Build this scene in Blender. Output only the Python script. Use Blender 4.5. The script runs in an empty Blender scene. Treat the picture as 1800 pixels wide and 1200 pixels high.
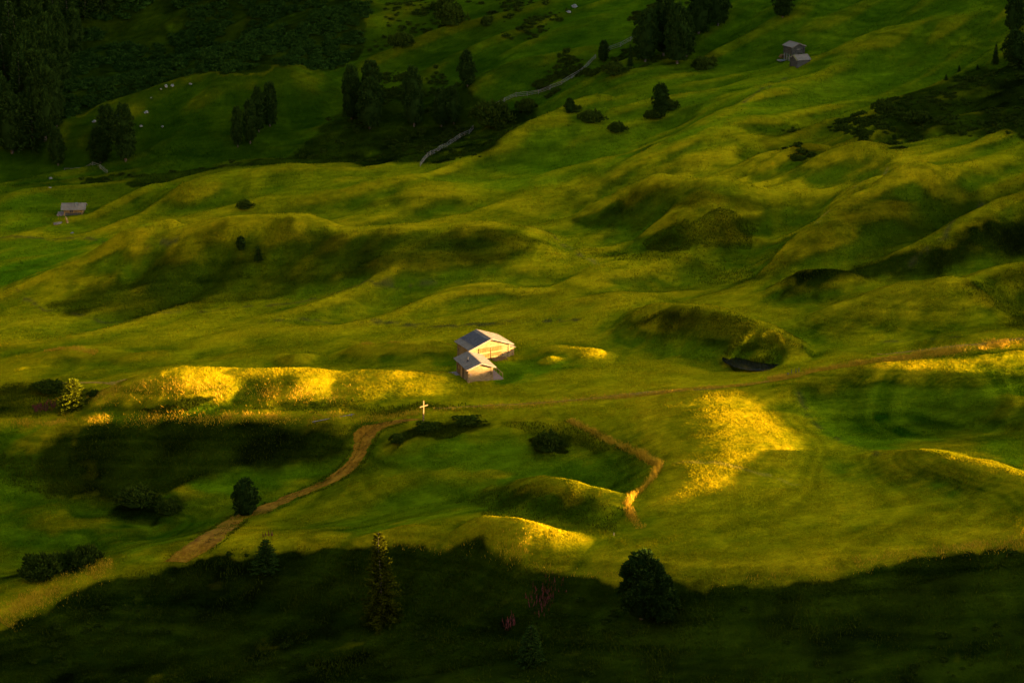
import bpy, math, random
import numpy as np
from mathutils import Vector, Matrix

random.seed(7)
RNG = np.random.default_rng(11)
scene = bpy.context.scene
COL = scene.collection
R = math.radians

# ------------------------------------------------------------------ camera
CZ, PITCH, F = 131.0, R(18.0), 4200.0          # camera height over the hut meadow, tilt, focal length in photo pixels
cam_d = bpy.data.cameras.new("camera")
cam_d.sensor_width = 36.0
cam_d.lens = 36.0 * F / 1800.0
cam_d.clip_start, cam_d.clip_end = 1.0, 5000.0
cam = bpy.data.objects.new("camera", cam_d)
COL.objects.link(cam)
cam.location = (0, 0, CZ)
cam.rotation_euler = (math.pi / 2 - PITCH, 0, 0)
scene.camera = cam

# ------------------------------------------------------------------ sky, sun, exposure
SUN_EL, SUN_AZ = R(7.0), R(-18.0)               # azimuth measured from +X towards +Y
TANE = math.tan(SUN_EL)
sun_dir = Vector((math.cos(SUN_AZ) * math.cos(SUN_EL), math.sin(SUN_AZ) * math.cos(SUN_EL), math.sin(SUN_EL)))
world = bpy.data.worlds.new("World")
scene.world = world
world.use_nodes = True
nt = world.node_tree
bg = nt.nodes["Background"]
sky = nt.nodes.new("ShaderNodeTexSky")
sky.sky_type = 'NISHITA'
sky.sun_disc = False
sky.sun_elevation = SUN_EL
sky.sun_rotation = math.pi / 2 - SUN_AZ
sky.altitude = 2000.0
sky.air_density = 0.6
sky.dust_density = 5.0
sky.ozone_density = 0.3
nt.links.new(sky.outputs[0], bg.inputs[0])
bg.inputs[1].default_value = 0.084
sd = bpy.data.lights.new("sun", 'SUN')
sd.energy = 5.0
sd.angle = R(0.5)
sd.color = (1.0, 0.66, 0.33)
sun = bpy.data.objects.new("sun", sd)
COL.objects.link(sun)
sun.rotation_euler = sun_dir.to_track_quat('Z', 'Y').to_euler()
scene.view_settings.view_transform = 'Standard'
scene.view_settings.look = 'None'
scene.view_settings.gamma = 1.0
scene.view_settings.exposure = 4.12
scene.cycles.use_denoising = True
scene.cycles.max_bounces = 4
scene.cycles.diffuse_bounces = 2

# ------------------------------------------------------------------ small maths
CP, SP = math.cos(PITCH), math.sin(PITCH)
def ray(u, v):
    a = (np.asarray(u, float) - 900.0) / F
    b = (600.0 - np.asarray(v, float)) / F
    k = CP + b * SP
    return a / k, (-SP + b * CP) / k            # x / y and (z - CZ) / y along the ray

def smooth(e0, e1, x):
    t = np.clip((x - e0) / (e1 - e0), 0, 1)
    return t * t * (3 - 2 * t)

def _hash(ix, iy, seed):
    h = (ix.astype(np.int64) * 374761393 + iy.astype(np.int64) * 668265263 + seed * 974711) & 0xffffffff
    h = ((h ^ (h >> 13)) * 1274126177) & 0xffffffff
    h = h ^ (h >> 16)
    return (h & 0xffff).astype(np.float64) / 65535.0 * 2 - 1

def noise(x, y, seed=0):
    ix, iy = np.floor(x), np.floor(y)
    fx, fy = x - ix, y - iy
    fx = fx * fx * fx * (fx * (fx * 6 - 15) + 10)
    fy = fy * fy * fy * (fy * (fy * 6 - 15) + 10)
    a, b = _hash(ix, iy, seed), _hash(ix + 1, iy, seed)
    c, d = _hash(ix, iy + 1, seed), _hash(ix + 1, iy + 1, seed)
    return (a * (1 - fx) + b * fx) * (1 - fy) + (c * (1 - fx) + d * fx) * fy

def fbm(x, y, seed=0, octaves=3, gain=0.5):
    s, amp, f = 0.0, 1.0, 1.0
    for k in range(octaves):
        xr = (x * 0.8 - y * 0.6) if k % 2 else x
        yr = (x * 0.6 + y * 0.8) if k % 2 else y
        s = s + amp * noise(xr * f + 17.3 * k, yr * f - 9.1 * k, seed + k)
        amp *= gain
        f *= 2.03
    return s

# ------------------------------------------------------------------ terrain: control heights over a plane that rises to the right
TILT = 0.10
CTRL = """
-250 1280 -17; 0 1230 -15; 300 1230 -12.5; 600 1230 -11; 900 1230 -10; 1200 1230 -9.5; 1500 1230 -9; 1800 1230 -8.5; 2100 1230 -8
-250 1130 -11.5; 0 1090 -9; 130 1012 -7; 260 985 -6; 420 962 -4.6; 560 950 -3.6; 700 950 -2.6; 830 948 -1.7; 900 965 -1.5; 960 998 -2; 1100 1015 -2.2; 1250 1025 -2.3; 1420 1015 -1.9; 1560 985 -1.1; 1700 968 -.5; 1800 960 0; 2050 945 1
0 1140 -11.5; 130 1060 -9.7; 260 1030 -8.6; 420 1005 -7.2; 560 995 -6.2; 700 995 -5.2; 830 995 -4.2; 960 1040 -4.4; 1100 1060 -4.7; 1250 1068 -4.8; 1420 1060 -4.4; 1560 1030 -3.6; 1800 1005 -2.5; 2050 990 -1.5
60 1000 -11; 190 960 -10.4; 300 945 -9.4; 100 920 -10; 200 880 -9.2; 30 850 -7.8; 300 850 -7.6; 380 915 -8.4; 450 840 -6.8; 560 812 -5.6; -200 900 -9.5
0 745 -1.6; 150 745 -1.1; 300 742 -.9; 450 742 -.7; 590 742 -.7; 300 790 -4; 450 780 -3.4; 150 790 -4.2; 590 775 -3; -200 760 -2.5
640 760 -2.3; 700 775 -1.9; 800 800 -2.6; 900 840 -3.1; 700 850 -4.8; 600 880 -6; 500 930 -6; 620 925 -4.6; 760 900 -3.6; 900 880 -2.6; 1040 905 -2.2; 990 800 -2.6; 1080 840 -1.9
1110 698 .6; 1150 760 1.4; 1165 820 1.6; 1112 885 .4; 1120 925 -.9; 1250 700 1.3; 1250 790 2.0; 1385 800 .9; 1330 740 1.0; 1280 880 .5
1450 720 -1.4; 1600 720 -2.0; 1750 715 -1.6; 1500 775 -1.4; 1700 770 -1.2; 1480 830 -1.3; 1620 800 .5; 1750 835 .9; 1900 850 .6; 1500 930 -.8; 1300 950 -1.2; 1700 900 .2; 2050 760 -1
750 716 0; 900 708 .2; 1000 703 .3; 1110 690 .6; 1250 679 .6; 1400 656 .6; 1520 637 1.4; 1700 612 2.4; 1800 592 2.6; 2050 570 1.0
835 640 0; 700 640 -.3; 1000 640 0; 600 690 -.6; 400 690 -.6; 100 640 -.8; 100 705 -1.2; 0 690 -1.6; -200 680 -2.5; 200 605 -.4; 400 580 0; 700 560 .3; 1000 565 .5; 1200 610 -.2; 1320 630 -1.4; 1400 640 -.2; 1560 620 .2
0 560 .4; 200 530 .8; 500 515 1; 800 490 1.6; 1000 450 3; 1200 470 3; 1300 530 1.3; 1420 560 1.0; 1600 580 1.0; 1800 560 1.2; -200 540 0; 2050 520 1.0
0 430 3; 150 415 3.6; 300 425 4; 500 405 4.8; 700 385 5.4; 900 380 6; 1100 390 6.2; 1300 420 5.4; 1500 430 5; 1800 420 5.5; -200 420 2.5; 2050 390 6
0 340 6.6; 120 375 5.2; 240 325 6.8; 400 308 8; 560 297 9; 740 293 9.2; 850 287 9.6; 960 240 12; 1040 183 15; 1100 260 11.5; 1300 260 11.5; 1500 260 12.5; 1800 260 14.5; -200 330 6; 2050 230 17
250 295 4.2; 450 270 4.6; 560 283 4; 700 265 5; 830 235 7.2; 940 185 11.5; 60 270 6; -200 260 7
350 147 17; 200 177 15; 100 217 12; 520 130 17; 600 140 14; 350 225 9; 500 215 8.5; 200 240 8; 650 215 8.4; 760 180 11
300 100 17; 100 120 17; 0 200 12; -200 150 14; 0 0 29; 300 40 24; 300 -40 33; 600 60 23; 600 -30 31; -200 0 28
900 170 13; 900 100 19.5; 900 0 27; 1100 130 17.5; 1200 100 18.5; 1200 0 27; 1400 100 18.5; 1400 20 26; 1600 100 19; 1800 100 21; 1600 0 27.5; 1800 0 29; 2050 80 24; 2050 0 31
"""
def parse(txt):
    return [tuple(float(q) for q in p.split()) for line in txt.strip().splitlines() for p in line.split(';') if p.strip()]
_c = np.array(parse(CTRL))
_s, _t = ray(_c[:, 0], _c[:, 1])
_Y = (-CZ + _c[:, 2]) / (_t - TILT * _s)
TX, TY, TH = _s * _Y, _Y, _c[:, 2]
SC = 100.0
def _kern(d2):
    return 0.5 * d2 * np.log(d2 + 1e-9)
_n = len(TX)
_P = np.c_[np.ones(_n), TX / SC, TY / SC]
_A = np.zeros((_n + 3, _n + 3))
_A[:_n, :_n] = _kern(((TX[:, None] - TX) ** 2 + (TY[:, None] - TY) ** 2) / SC ** 2) + np.eye(_n) * 4e-4
_A[:_n, _n:] = _P
_A[_n:, :_n] = _P.T
_W = np.linalg.solve(_A, np.r_[TH, 0, 0, 0])

def tps(x, y):
    xs, ys = np.ravel(x) / SC, np.ravel(y) / SC
    out = np.empty(xs.shape)
    cx, cy = TX / SC, TY / SC
    for i in range(0, len(xs), 20000):
        a, b = xs[i:i + 20000, None], ys[i:i + 20000, None]
        d2 = (a - cx) ** 2 + (b - cy) ** 2
        out[i:i + 20000] = _kern(d2) @ _W[:_n] + _W[_n] + a[:, 0] * _W[_n + 1] + b[:, 0] * _W[_n + 2]
    return out.reshape(np.shape(x))

# the skyline off to the right that lets the last sun through: height over the tilted plane along the sun's cross axis
CQ = np.array([(200, 34), (270, 16), (278, 10), (283, 5.5), (286, 3.1), (288.2, .3), (290.5, -.3), (294, -.4), (296, -.5), (299, -.7), (304, -.8), (312, -1.0),
               (318, -.8), (326, -.8), (334, -.8), (343, -.9), (350, -.6), (354, .2), (356.5, 2.3), (361.6, 2.7), (363.2, -2.4), (367.5, -2.4), (369, 0), (370.5, .1), (374, -.2),
               (378.5, 0), (380.6, 3.2), (383, 8), (390, 12), (400, 17), (425, 30), (450, 38), (500, 54), (560, 68), (700, 96), (900, 146)])
P0 = 235.0
def to_pq(x, y):
    return x * math.cos(SUN_AZ) + y * math.sin(SUN_AZ), -x * math.sin(SUN_AZ) + y * math.cos(SUN_AZ)
def skyline(q):
    c = np.interp(q, CQ[:, 0], CQ[:, 1])
    return c

def base_h(x, y):
    h = tps(x, y)
    h = np.clip(h, -32, 45)
    # camera's own hillside, raised behind to block sky light, valley, mountain beyond the frame
    near = -26 + 150 * smooth(190, -40, y) - 1.0 * smooth(190, 240, y) + 0.55 * np.clip(-20 - y, 0, 400)
    h = near + (h - near) * smooth(235, 278, y)
    far = 36 + (y - 640) * 0.42 + 6 * noise(x / 60, y / 60, 3)
    h = h + (far - h) * smooth(632, 690, y)
    xl = -0.30 * np.clip(y, 200, 2000)
    left = -10 + 0.10 * (y - 350) * smooth(400, 600, y) + 12 * noise(x / 90, y / 90, 5) + 0.75 * (xl - x)  # unseen left mountainside, added to block sky light from that side
    h = h + (left - h) * smooth(0, -50, x - xl)
    p, q = to_pq(x, y)
    x0 = np.clip(0.245 * y + 8, 70, 200)
    w = np.clip((x - x0) / (212 - x0), 0, 1) ** 2.2
    w1 = smooth(x0, x0 + 15, x)
    h = h + (np.minimum(h, skyline(q) + 0.029 * x - 1.5) - h) * w1
    c = skyline(q) + 6.15 + 0.3 * noise(q / 2.7, q * 0, 8) + 0.2 * noise(q / 1.1, q * 0, 9)
    c = c - 0.1 * np.clip(x - 212, 0, 400)
    h = h + (c - h) * w
    return h

# ------------------------------------------------------------------ mounds: crest lines with a front, a back and a height
MOUNDS = []          # dicts: pts (world), hts, front, back, mode
def mound_add(m, x, y, h):
    pts, hts = m['pts'], m['hts']
    pad = max(m['front'], m['back']) * 1.05
    x0, x1 = pts[:, 0].min() - pad, pts[:, 0].max() + pad
    y0, y1 = pts[:, 1].min() - pad, pts[:, 1].max() + pad
    sel = (x > x0) & (x < x1) & (y > y0) & (y < y1)
    if not sel.any():
        return h
    px, py = x[sel], y[sel]
    px = px + 0.8 * noise(px / 5, py / 5, 40)
    py = py + 0.8 * noise(px / 5, py / 5, 41)
    best = np.full(px.shape, 1e9)
    side = np.zeros(px.shape)
    hh = np.zeros(px.shape)
    for i in range(len(pts) - 1):
        ax, ay = pts[i]
        dx, dy = pts[i + 1] - pts[i]
        L2 = dx * dx + dy * dy + 1e-9
        t = np.clip(((px - ax) * dx + (py - ay) * dy) / L2, 0, 1)
        ex, ey = px - ax - t * dx, py - ay - t * dy
        d2 = ex * ex + ey * ey
        b = d2 < best
        best = np.where(b, d2, best)
        hh = np.where(b, hts[i] + (hts[i + 1] - hts[i]) * t, hh)
        side = np.where(b, (dx * ey - dy * ex) / math.sqrt(L2), side)       # > 0 left of the line's direction
    d = np.sqrt(best)
    k = smooth(-1.2, 1.2, side)                                           # lines run left to right: left = back
    w = m['front'] * (1 - k) + m['back'] * k
    r = np.clip(d / w, 0, 1)
    prof = (1 - r * r) ** 2 if m['round'] else (1 - r) ** 1.5 * (1 + 1.5 * r)
    h = h.copy()
    h[sel] += hh * prof
    return h

def H(x, y, detail=True):
    x = np.atleast_1d(np.asarray(x, float))
    y = np.atleast_1d(np.asarray(y, float))
    h = base_h(x, y)
    for m in MOUNDS:
        h = mound_add(m, x, y, h)
    if POND is not None:
        d = np.sqrt(((x - POND[0]) / POND[2]) ** 2 + ((y - POND[1]) / POND[3]) ** 2)
        h = h - 0.9 * smooth(1.1, 0.9, d + 0.12 * noise(x / 1.5, y / 1.5, 77))
    for (cx, cy, r0, zp) in PADS:                       # levelled ground under the log buildings
        d = np.hypot(x - cx, y - cy)
        h = h + (zp - TILT * x - h) * smooth(r0 + 3.5, r0, d)
    if detail:
        h = h + relief(x, y) * (1 - smooth(np.clip(0.245 * y + 8, 70, 200), np.clip(0.245 * y + 30, 95, 230), x))
    return h

def relief(x, y):
    far = smooth(430, 520, y)
    rt = smooth(-10, 60, x) * smooth(395, 440, y)
    # swells, small hummocks and cattle-trod lumps
    h = 0.34 * fbm(x / 19, y / 15, 20, 2) * (0.36 + 0.9 * far)
    h = h + 0.10 * fbm(x / 6, y / 4.5, 22, 2) * (0.5 + 0.6 * far)
    soft = lambda v, k=0.10: np.sqrt(v * v + k * k)
    # slumped folds running diagonally up the right-hand slope
    a = x * 0.40 - y * 0.917
    b = x * 0.917 + y * 0.40
    wv = fbm(a / 10 + 0.6 * noise(a / 22, b / 34, 31), b / 44, 30, 2, 0.4)
    h = h + rt * 3.2 * (0.42 - soft(wv, .12))
    wv = noise(a / 4.6 + 0.5 * noise(a / 12, b / 20, 33), b / 26, 34)
    h = h + rt * 0.8 * (0.4 - soft(wv, .15))
    # long smooth swells over the open ground behind the huts
    mid = smooth(398, 425, y) * (1 - 0.5 * rt)
    xr, yr = x * 0.97 + y * 0.24, y * 0.97 - x * 0.24
    wq = fbm(xr / 46 + 3.1, yr / 15 + 0.4 * noise(xr / 30, yr / 30, 36), 35, 2, 0.45)
    h = h + mid * 3.0 * (0.42 - soft(wq, .12))
    wq = noise(xr / 22, yr / 8, 37)
    h = h + 0.5 * (0.35 - soft(wq, .15)) * (0.08 + 1.12 * smooth(396, 422, y))
    h = h + 0.045 * fbm(x / 1.6, y / 1.4, 24, 2) + 0.02 * noise(x / .5, y / .5, 26)
    return h

POND = None
PADS = []
def Z(x, y, detail=True):
    return TILT * np.clip(np.atleast_1d(np.asarray(x, float)), -400, 400) + H(x, y, detail)

_YS = np.concatenate([np.arange(262, 440, 0.35), np.arange(440, 690, 0.6)])
def hit(u, v, lift=0.0, detail=True):
    """where the ray of a photo pixel first meets the ground (raised by lift)"""
    s, t = ray(u, v)
    x = s * _YS
    f = (CZ + t * _YS) - (Z(x, _YS, detail) + lift)
    k = np.nonzero(f < 0)[0]
    if len(k) == 0:
        return float(s * 600), 600.0
    k = k[0]
    if k == 0:
        yy = _YS[0]
    else:
        yy = _YS[k - 1] + (_YS[k] - _YS[k - 1]) * f[k - 1] / (f[k - 1] - f[k])
    return float(s * yy), float(yy)

def mound(txt, front, back, round_=True):
    p = parse(txt)
    pts = []
    for (u, v, hh) in p:
        pts.append(hit(u, v, hh, detail=False))
    pts, hts = resample(np.array(pts), np.array([q[2] for q in p]))
    MOUNDS.append(dict(pts=pts, hts=hts, front=front, back=back, round=round_))

def resample(pts, hts, n=22):
    d = np.r_[0, np.cumsum(np.hypot(*np.diff(pts, axis=0).T))]
    t = np.linspace(0, d[-1], n)
    a = np.c_[pts, hts]
    fine = np.linspace(0, d[-1], 200)
    out = []
    for k in range(3):
        v = np.interp(fine, d, a[:, k])
        w = 27                                   # rounded off so that no crest has a corner
        pad = np.r_[2 * v[0] - v[w:0:-1], v, 2 * v[-1] - v[-2:-w - 2:-1]]
        ker = np.hanning(2 * w + 1)
        v2 = np.convolve(pad, ker / ker.sum(), 'same')[w:-w]
        out.append(np.interp(t, fine, v2))
    return np.c_[out[0], out[1]], np.maximum(out[2], 0)

# far first, then nearer ones
mound("90 222 0; 200 178 2.8; 330 148 3.8; 450 137 3.8; 540 128 3; 620 140 0", 14, 8)
mound("830 292 0; 915 228 2.8; 965 200 3.8; 1020 170 3.8; 1090 178 0", 9, 6)
mound("1090 270 0; 1200 215 2.8; 1330 165 2.8; 1480 110 2.2; 1620 60 0", 12, 9)
mound("1180 200 0; 1300 145 2.2; 1400 118 1.9; 1560 65 2.2; 1700 25 0", 8, 7)
mound("990 330 0; 1140 265 3.4; 1230 240 3.8; 1400 170 3.8; 1560 120 0", 13, 12)
mound("1100 345 0; 1260 268 2.6; 1420 262 3; 1560 270 2.6; 1700 255 0", 9, 8)
mound("200 335 0; 300 330 2.2; 390 312 3; 480 298 2.6; 560 297 1.9; 680 310 0", 10, 8)
mound("290 350 0; 340 330 2.2; 400 325 0", 6, 6)
mound("560 330 0; 660 318 2.2; 760 318 2.6; 860 330 0", 10, 8)
mound("1030 400 0; 1080 340 3.8; 1150 318 5.6; 1260 324 5.6; 1340 340 2.8; 1390 352 0", 9, 8)
mound("1250 330 0; 1400 322 2.2; 1520 330 3; 1620 316 3.8; 1700 330 0", 8, 9)
mound("1120 425 0; 1190 372 3.8; 1260 362 4.5; 1320 378 1.9; 1360 390 0", 8, 7)
mound("1330 470 0; 1420 412 4.8; 1490 362 6; 1570 326 5.6; 1650 300 2.8; 1760 270 0", 11, 8)
mound("1500 470 0; 1600 440 2.2; 1680 392 5.2; 1760 352 5.6; 1860 310 3.8; 1960 290 0", 10, 7)
mound("1360 500 0; 1410 482 3; 1470 478 3.4; 1540 490 0", 6, 6)
mound("10 510 0; 90 470 3.8; 200 438 6; 320 408 7.5; 420 397 7.5; 540 404 7.5; 700 402 7.5; 850 393 6.8; 930 402 4.5; 1010 442 0", 17, 8)
mound("130 440 0; 220 418 3; 320 392 4.1; 420 388 4.1; 520 392 3; 640 396 0", 8, 8)
mound("1080 565 0; 1140 537 3.8; 1210 534 6.4; 1290 550 6.4; 1360 578 4.9; 1425 616 0", 10, 8)
mound("1430 600 0; 1500 530 2.6; 1580 500 4.1; 1670 500 4.5; 1740 530 0", 13, 9)
mound("1660 540 0; 1720 480 3.4; 1790 462 4.9; 1880 470 3.8; 1960 500 0", 9, 8)
mound("420 560 0; 700 500 1.9; 900 455 3; 1030 455 2.2; 1060 520 1.1; 1040 560 0", 12, 12)
mound("590 618 0; 640 604 2.2; 700 601 2.7; 770 602 2.3; 815 610 0", 5, 5)
mound("928 614 0; 972 604 1.5; 1010 611 1.45; 1050 618 1.4; 1085 630 0", 4.5, 4.5)
mound("945 632 0; 970 626 1.3; 1000 632 0", 3, 3)
mound("480 626 0; 525 620 2.2; 565 625 0", 3, 3)
mound("80 625 0; 160 618 1.0; 270 618 1.1; 350 622 0", 4, 5)
mound("140 712 0; 190 682 1.6; 240 660 3.0; 310 647 4.9; 420 644 4.5; 540 648 3.8; 660 650 3.1; 730 653 2.4; 785 659 1.4; 830 668 0", 11, 6)
mound("40 690 0; 90 668 1.0; 150 672 .6; 170 690 0", 6, 4)
mound("1100 695 0; 1180 692 .5; 1300 690 .6; 1390 660 1.5; 1440 653 2.2; 1510 643 3.1; 1600 635 3.2; 1700 628 2.9; 1800 622 2.3; 1900 612 1.2; 2000 600 0", 10, 4)
mound("1500 665 0; 1535 648 1.0; 1600 660 .6; 1700 668 .4; 1760 658 .5; 1850 660 0", 3, 4)
mound("1560 730 0; 1680 700 1.2; 1780 695 2.2; 1900 720 2", 10, 7)
mound("1470 818 0; 1550 798 .9; 1620 797 1.5; 1720 815 1.7; 1850 850 1.4; 1950 880 0", 9, 6)
mound("890 852 0; 940 842 2.8; 985 841 4.6; 1030 850 4.1; 1070 866 2.4; 1112 888 0", 9, 4)
mound("800 930 0; 850 912 2.4; 890 909 3.1; 940 922 2.2; 990 942 .9; 1040 957 0", 7, 4)
mound("560 960 0; 680 940 1.0; 800 932 1; 870 940 0", 6, 4)
mound("150 900 0; 240 865 1.2; 330 868 1; 420 890 0", 7, 5)
mound("0 905 0; 80 905 1; 190 925 1.2; 260 960 0", 7, 6)
mound("560 870 0; 700 850 .8; 860 830 1.0; 960 850 0", 8, 6)
mound("0 790 0; 60 770 1; 120 765 1.2; 200 775 0", 5, 5)

_px, _py = hit(1332, 624, 0, False)
POND_Z = float(Z(_px, _py - 2.0)[0]) - 0.12
POND = (_px, _py + 0.6, 4.3, 3.9)
for (_u, _v, _r, _dx, _dy) in ((861, 632, 4.6, 0.5, 1.2), (844, 669.5, 4.0, 0.6, 2.4), (115.5, 376.5, 3.6, 1.6, 0.0)):
    _px, _py = hit(_u, _v)
    PADS.append((_px + _dx, _py + _dy, _r, float(Z(_px, _py)[0]) + (0.55 if _u > 850 else 0.0)))

# ------------------------------------------------------------------ mesh and object helpers
def link(name, me, parent=None):
    o = bpy.data.objects.new(name, me)
    COL.objects.link(o)
    if parent is not None:
        o.parent = parent
    return o

def tag(o, label=None, cat=None, group=None, kind=None):
    if label: o["label"] = label
    if cat: o["category"] = cat
    if group: o["group"] = group
    if kind: o["kind"] = kind
    return o

def mesh_np(name, co, faces, mat=None, smooth_=False, attrs=None, mats=None, mat_idx=None):
    """faces: (n,3) or (n,4) index array"""
    co = np.asarray(co, np.float32)
    faces = np.asarray(faces, np.int32)
    n, k = faces.shape
    me = bpy.data.meshes.new(name)
    me.vertices.add(len(co))
    me.vertices.foreach_set("co", co.ravel())
    me.loops.add(n * k)
    me.loops.foreach_set("vertex_index", faces.ravel())
    me.polygons.add(n)
    me.polygons.foreach_set("loop_start", np.arange(0, n * k, k, dtype=np.int32))
    me.polygons.foreach_set("loop_total", np.full(n, k, dtype=np.int32))
    if smooth_:
        me.polygons.foreach_set("use_smooth", np.ones(n, dtype=bool))
    for nm, arr in (attrs or {}).items():
        arr = np.asarray(arr, np.float32)
        if arr.ndim == 1:
            at = me.attributes.new(nm, 'FLOAT', 'POINT')
            at.data.foreach_set("value", arr)
        else:
            at = me.attributes.new(nm, 'FLOAT_COLOR', 'POINT')
            at.data.foreach_set("color", np.c_[arr, np.ones(len(arr))].astype(np.float32).ravel())
    if mat is not None:
        me.materials.append(mat)
    me.update(calc_edges=True)
    return me

class MB:
    """collects boxes, bars and tubes; build() links them as one mesh"""
    def __init__(self):
        self.v, self.f = [], []
    def poly(self, pts, faces):
        o = len(self.v)
        self.v += [tuple(p) for p in pts]
        self.f += [tuple(i + o for i in q) for q in faces]
    def box(self, c, size, rot=None):
        sx, sy, sz = (q / 2 for q in size)
        pts = [Vector((a * sx, b * sy, d * sz)) for d in (-1, 1) for b in (-1, 1) for a in (-1, 1)]
        if rot is not None:
            pts = [rot @ p for p in pts]
        c = Vector(c)
        self.poly([p + c for p in pts], [(0, 2, 3, 1), (4, 5, 7, 6), (0, 1, 5, 4), (2, 6, 7, 3), (0, 4, 6, 2), (1, 3, 7, 5)])
    def bar(self, a, b, w, h=None, up=(0, 0, 1)):
        a, b = Vector(a), Vector(b)
        d = b - a
        L = d.length
        x = d.normalized()
        y = Vector(up).cross(x)
        if y.length < 1e-4:
            y = Vector((0, 1, 0)).cross(x)
        y.normalize()
        z = x.cross(y)
        self.box((a + b) / 2, (L, w, h or w), Matrix((x, y, z)).transposed())
    def tube(self, a, b, r0, r1=None, n=8):
        a, b = Vector(a), Vector(b)
        r1 = r0 if r1 is None else r1
        x = (b - a).normalized()
        y = Vector((0, 0, 1)).cross(x)
        if y.length < 1e-4:
            y = Vector((0, 1, 0)).cross(x)
        y.normalize()
        z = x.cross(y)
        pts = []
        for c, r in ((a, r0), (b, r1)):
            for k in range(n):
                t = 2 * math.pi * k / n
                pts.append(c + y * (r * math.cos(t)) + z * (r * math.sin(t)))
        fs = [(k, (k + 1) % n, n + (k + 1) % n, n + k) for k in range(n)]
        fs += [tuple(range(n))[::-1], tuple(range(n, 2 * n))]
        self.poly(pts, fs)
    def build(self, name, mat, parent=None, smooth_=False):
        me = bpy.data.meshes.new(name)
        me.from_pydata([tuple(v) for v in self.v], [], self.f)
        if smooth_:
            me.polygons.foreach_set("use_smooth", np.ones(len(me.polygons), dtype=bool))
        me.materials.append(mat)
        me.update()
        return link(name, me, parent)

# ------------------------------------------------------------------ materials
def new_mat(name, rough=0.9):
    m = bpy.data.materials.new(name)
    m.use_nodes = True
    b = m.node_tree.nodes["Principled BSDF"]
    b.inputs["Roughness"].default_value = rough
    b.inputs["Specular IOR Level"].default_value = 0.02
    return m, m.node_tree, b

def N(t, kind, **kw):
    n = t.nodes.new(kind)
    for k, v in kw.items():
        setattr(n, k, v)
    return n

def tex_noise(t, vec, scale, detail=3.0, rough=0.55, dist=0.0):
    n = N(t, "ShaderNodeTexNoise")
    n.inputs["Scale"].default_value = scale
    n.inputs["Detail"].default_value = detail
    n.inputs["Roughness"].default_value = rough
    n.inputs["Distortion"].default_value = dist
    if vec is not None:
        t.links.new(vec, n.inputs["Vector"])
    return n.outputs["Fac"]

def ramp(t, fac, stops):
    n = N(t, "ShaderNodeValToRGB")
    cr = n.color_ramp
    while len(cr.elements) < len(stops):
        cr.elements.new(0.5)
    for e, (p, c) in zip(cr.elements, stops):
        e.position = p
        e.color = (*c, 1) if len(c) == 3 else c
    t.links.new(fac, n.inputs[0])
    return n.outputs[0]

def mixc(t, fac, a, b, mode='MIX'):
    n = N(t, "ShaderNodeMix", data_type='RGBA', blend_type=mode)
    for sock, val in ((n.inputs[0], fac), (n.inputs[6], a), (n.inputs[7], b)):
        if hasattr(val, "is_linked"):
            t.links.new(val, sock)
        elif isinstance(val, (int, float)):
            sock.default_value = val
        else:
            sock.default_value = (*val, 1)
    return n.outputs[2]

def mathn(t, op, a, b=None, clamp=False):
    n = N(t, "ShaderNodeMath", operation=op)
    n.use_clamp = clamp
    for sock, val in ((n.inputs[0], a), (n.inputs[1], b)):
        if val is None:
            continue
        if hasattr(val, "is_linked"):
            t.links.new(val, sock)
        else:
            sock.default_value = val
    return n.outputs[0]

def scaled(t, vec, s, rotz=0.0):
    n = N(t, "ShaderNodeMapping")
    n.inputs["Scale"].default_value = s
    n.inputs["Rotation"].default_value = (0, 0, rotz)
    t.links.new(vec, n.inputs["Vector"])
    return n.outputs[0]

def bump(t, b, height, strength, dist):
    n = N(t, "ShaderNodeBump")
    n.inputs["Strength"].default_value = strength
    n.inputs["Distance"].default_value = dist
    t.links.new(height, n.inputs["Height"])
    t.links.new(n.outputs[0], b.inputs["Normal"])

def ground_material():
    m, t, b = new_mat("grass_ground", 0.95)
    b.inputs["Specular IOR Level"].default_value = 0.0
    pos = N(t, "ShaderNodeNewGeometry").outputs["Position"]
    cov = N(t, "ShaderNodeAttribute", attribute_name="cover").outputs["Color"]
    det = N(t, "ShaderNodeAttribute", attribute_name="rough")
    rg = det.outputs["Fac"]
    # streaks of mown and grazed grass, ragged at several sizes
    st = tex_noise(t, scaled(t, pos, (0.16, 0.9, 0.5), 0.12), 1.3, 5, 0.65, 0.4)
    fine = tex_noise(t, pos, 3.2, 6, 0.75)
    clump = tex_noise(t, scaled(t, pos, (1, 0.7, 1)), 0.9, 5, 0.7)
    k = mathn(t, 'ADD', mathn(t, 'MULTIPLY', st, 0.34), mathn(t, 'ADD', mathn(t, 'MULTIPLY', fine, 0.36), mathn(t, 'MULTIPLY', clump, 0.30)))
    vari = ramp(t, k, [(0.36, (0.45, 0.48, 0.45)), (0.47, (0.86, 0.88, 0.86)), (0.54, (1.06, 1.05, 1.0)), (0.66, (1.5, 1.38, 1.3))])
    c = mixc(t, 1.0, cov, vari, 'MULTIPLY')
    # dry straw-coloured flecks
    fl = tex_noise(t, scaled(t, pos, (0.5, 1, 1)), 1.9, 5, 0.7)
    flk = ramp(t, fl, [(0.57, (0, 0, 0)), (0.68, (1, 1, 1))])
    c = mixc(t, mathn(t, 'MULTIPLY', flk, 0.30), c, mixc(t, 1.0, c, (2.2, 1.35, 1.0), 'MULTIPLY'))
    t.links.new(c, b.inputs["Base Color"])
    hb = mathn(t, 'ADD', fine, mathn(t, 'MULTIPLY', clump, mathn(t, 'ADD', rg, 0.4)))
    bump(t, b, hb, 0.55, 0.30)
    return m

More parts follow.
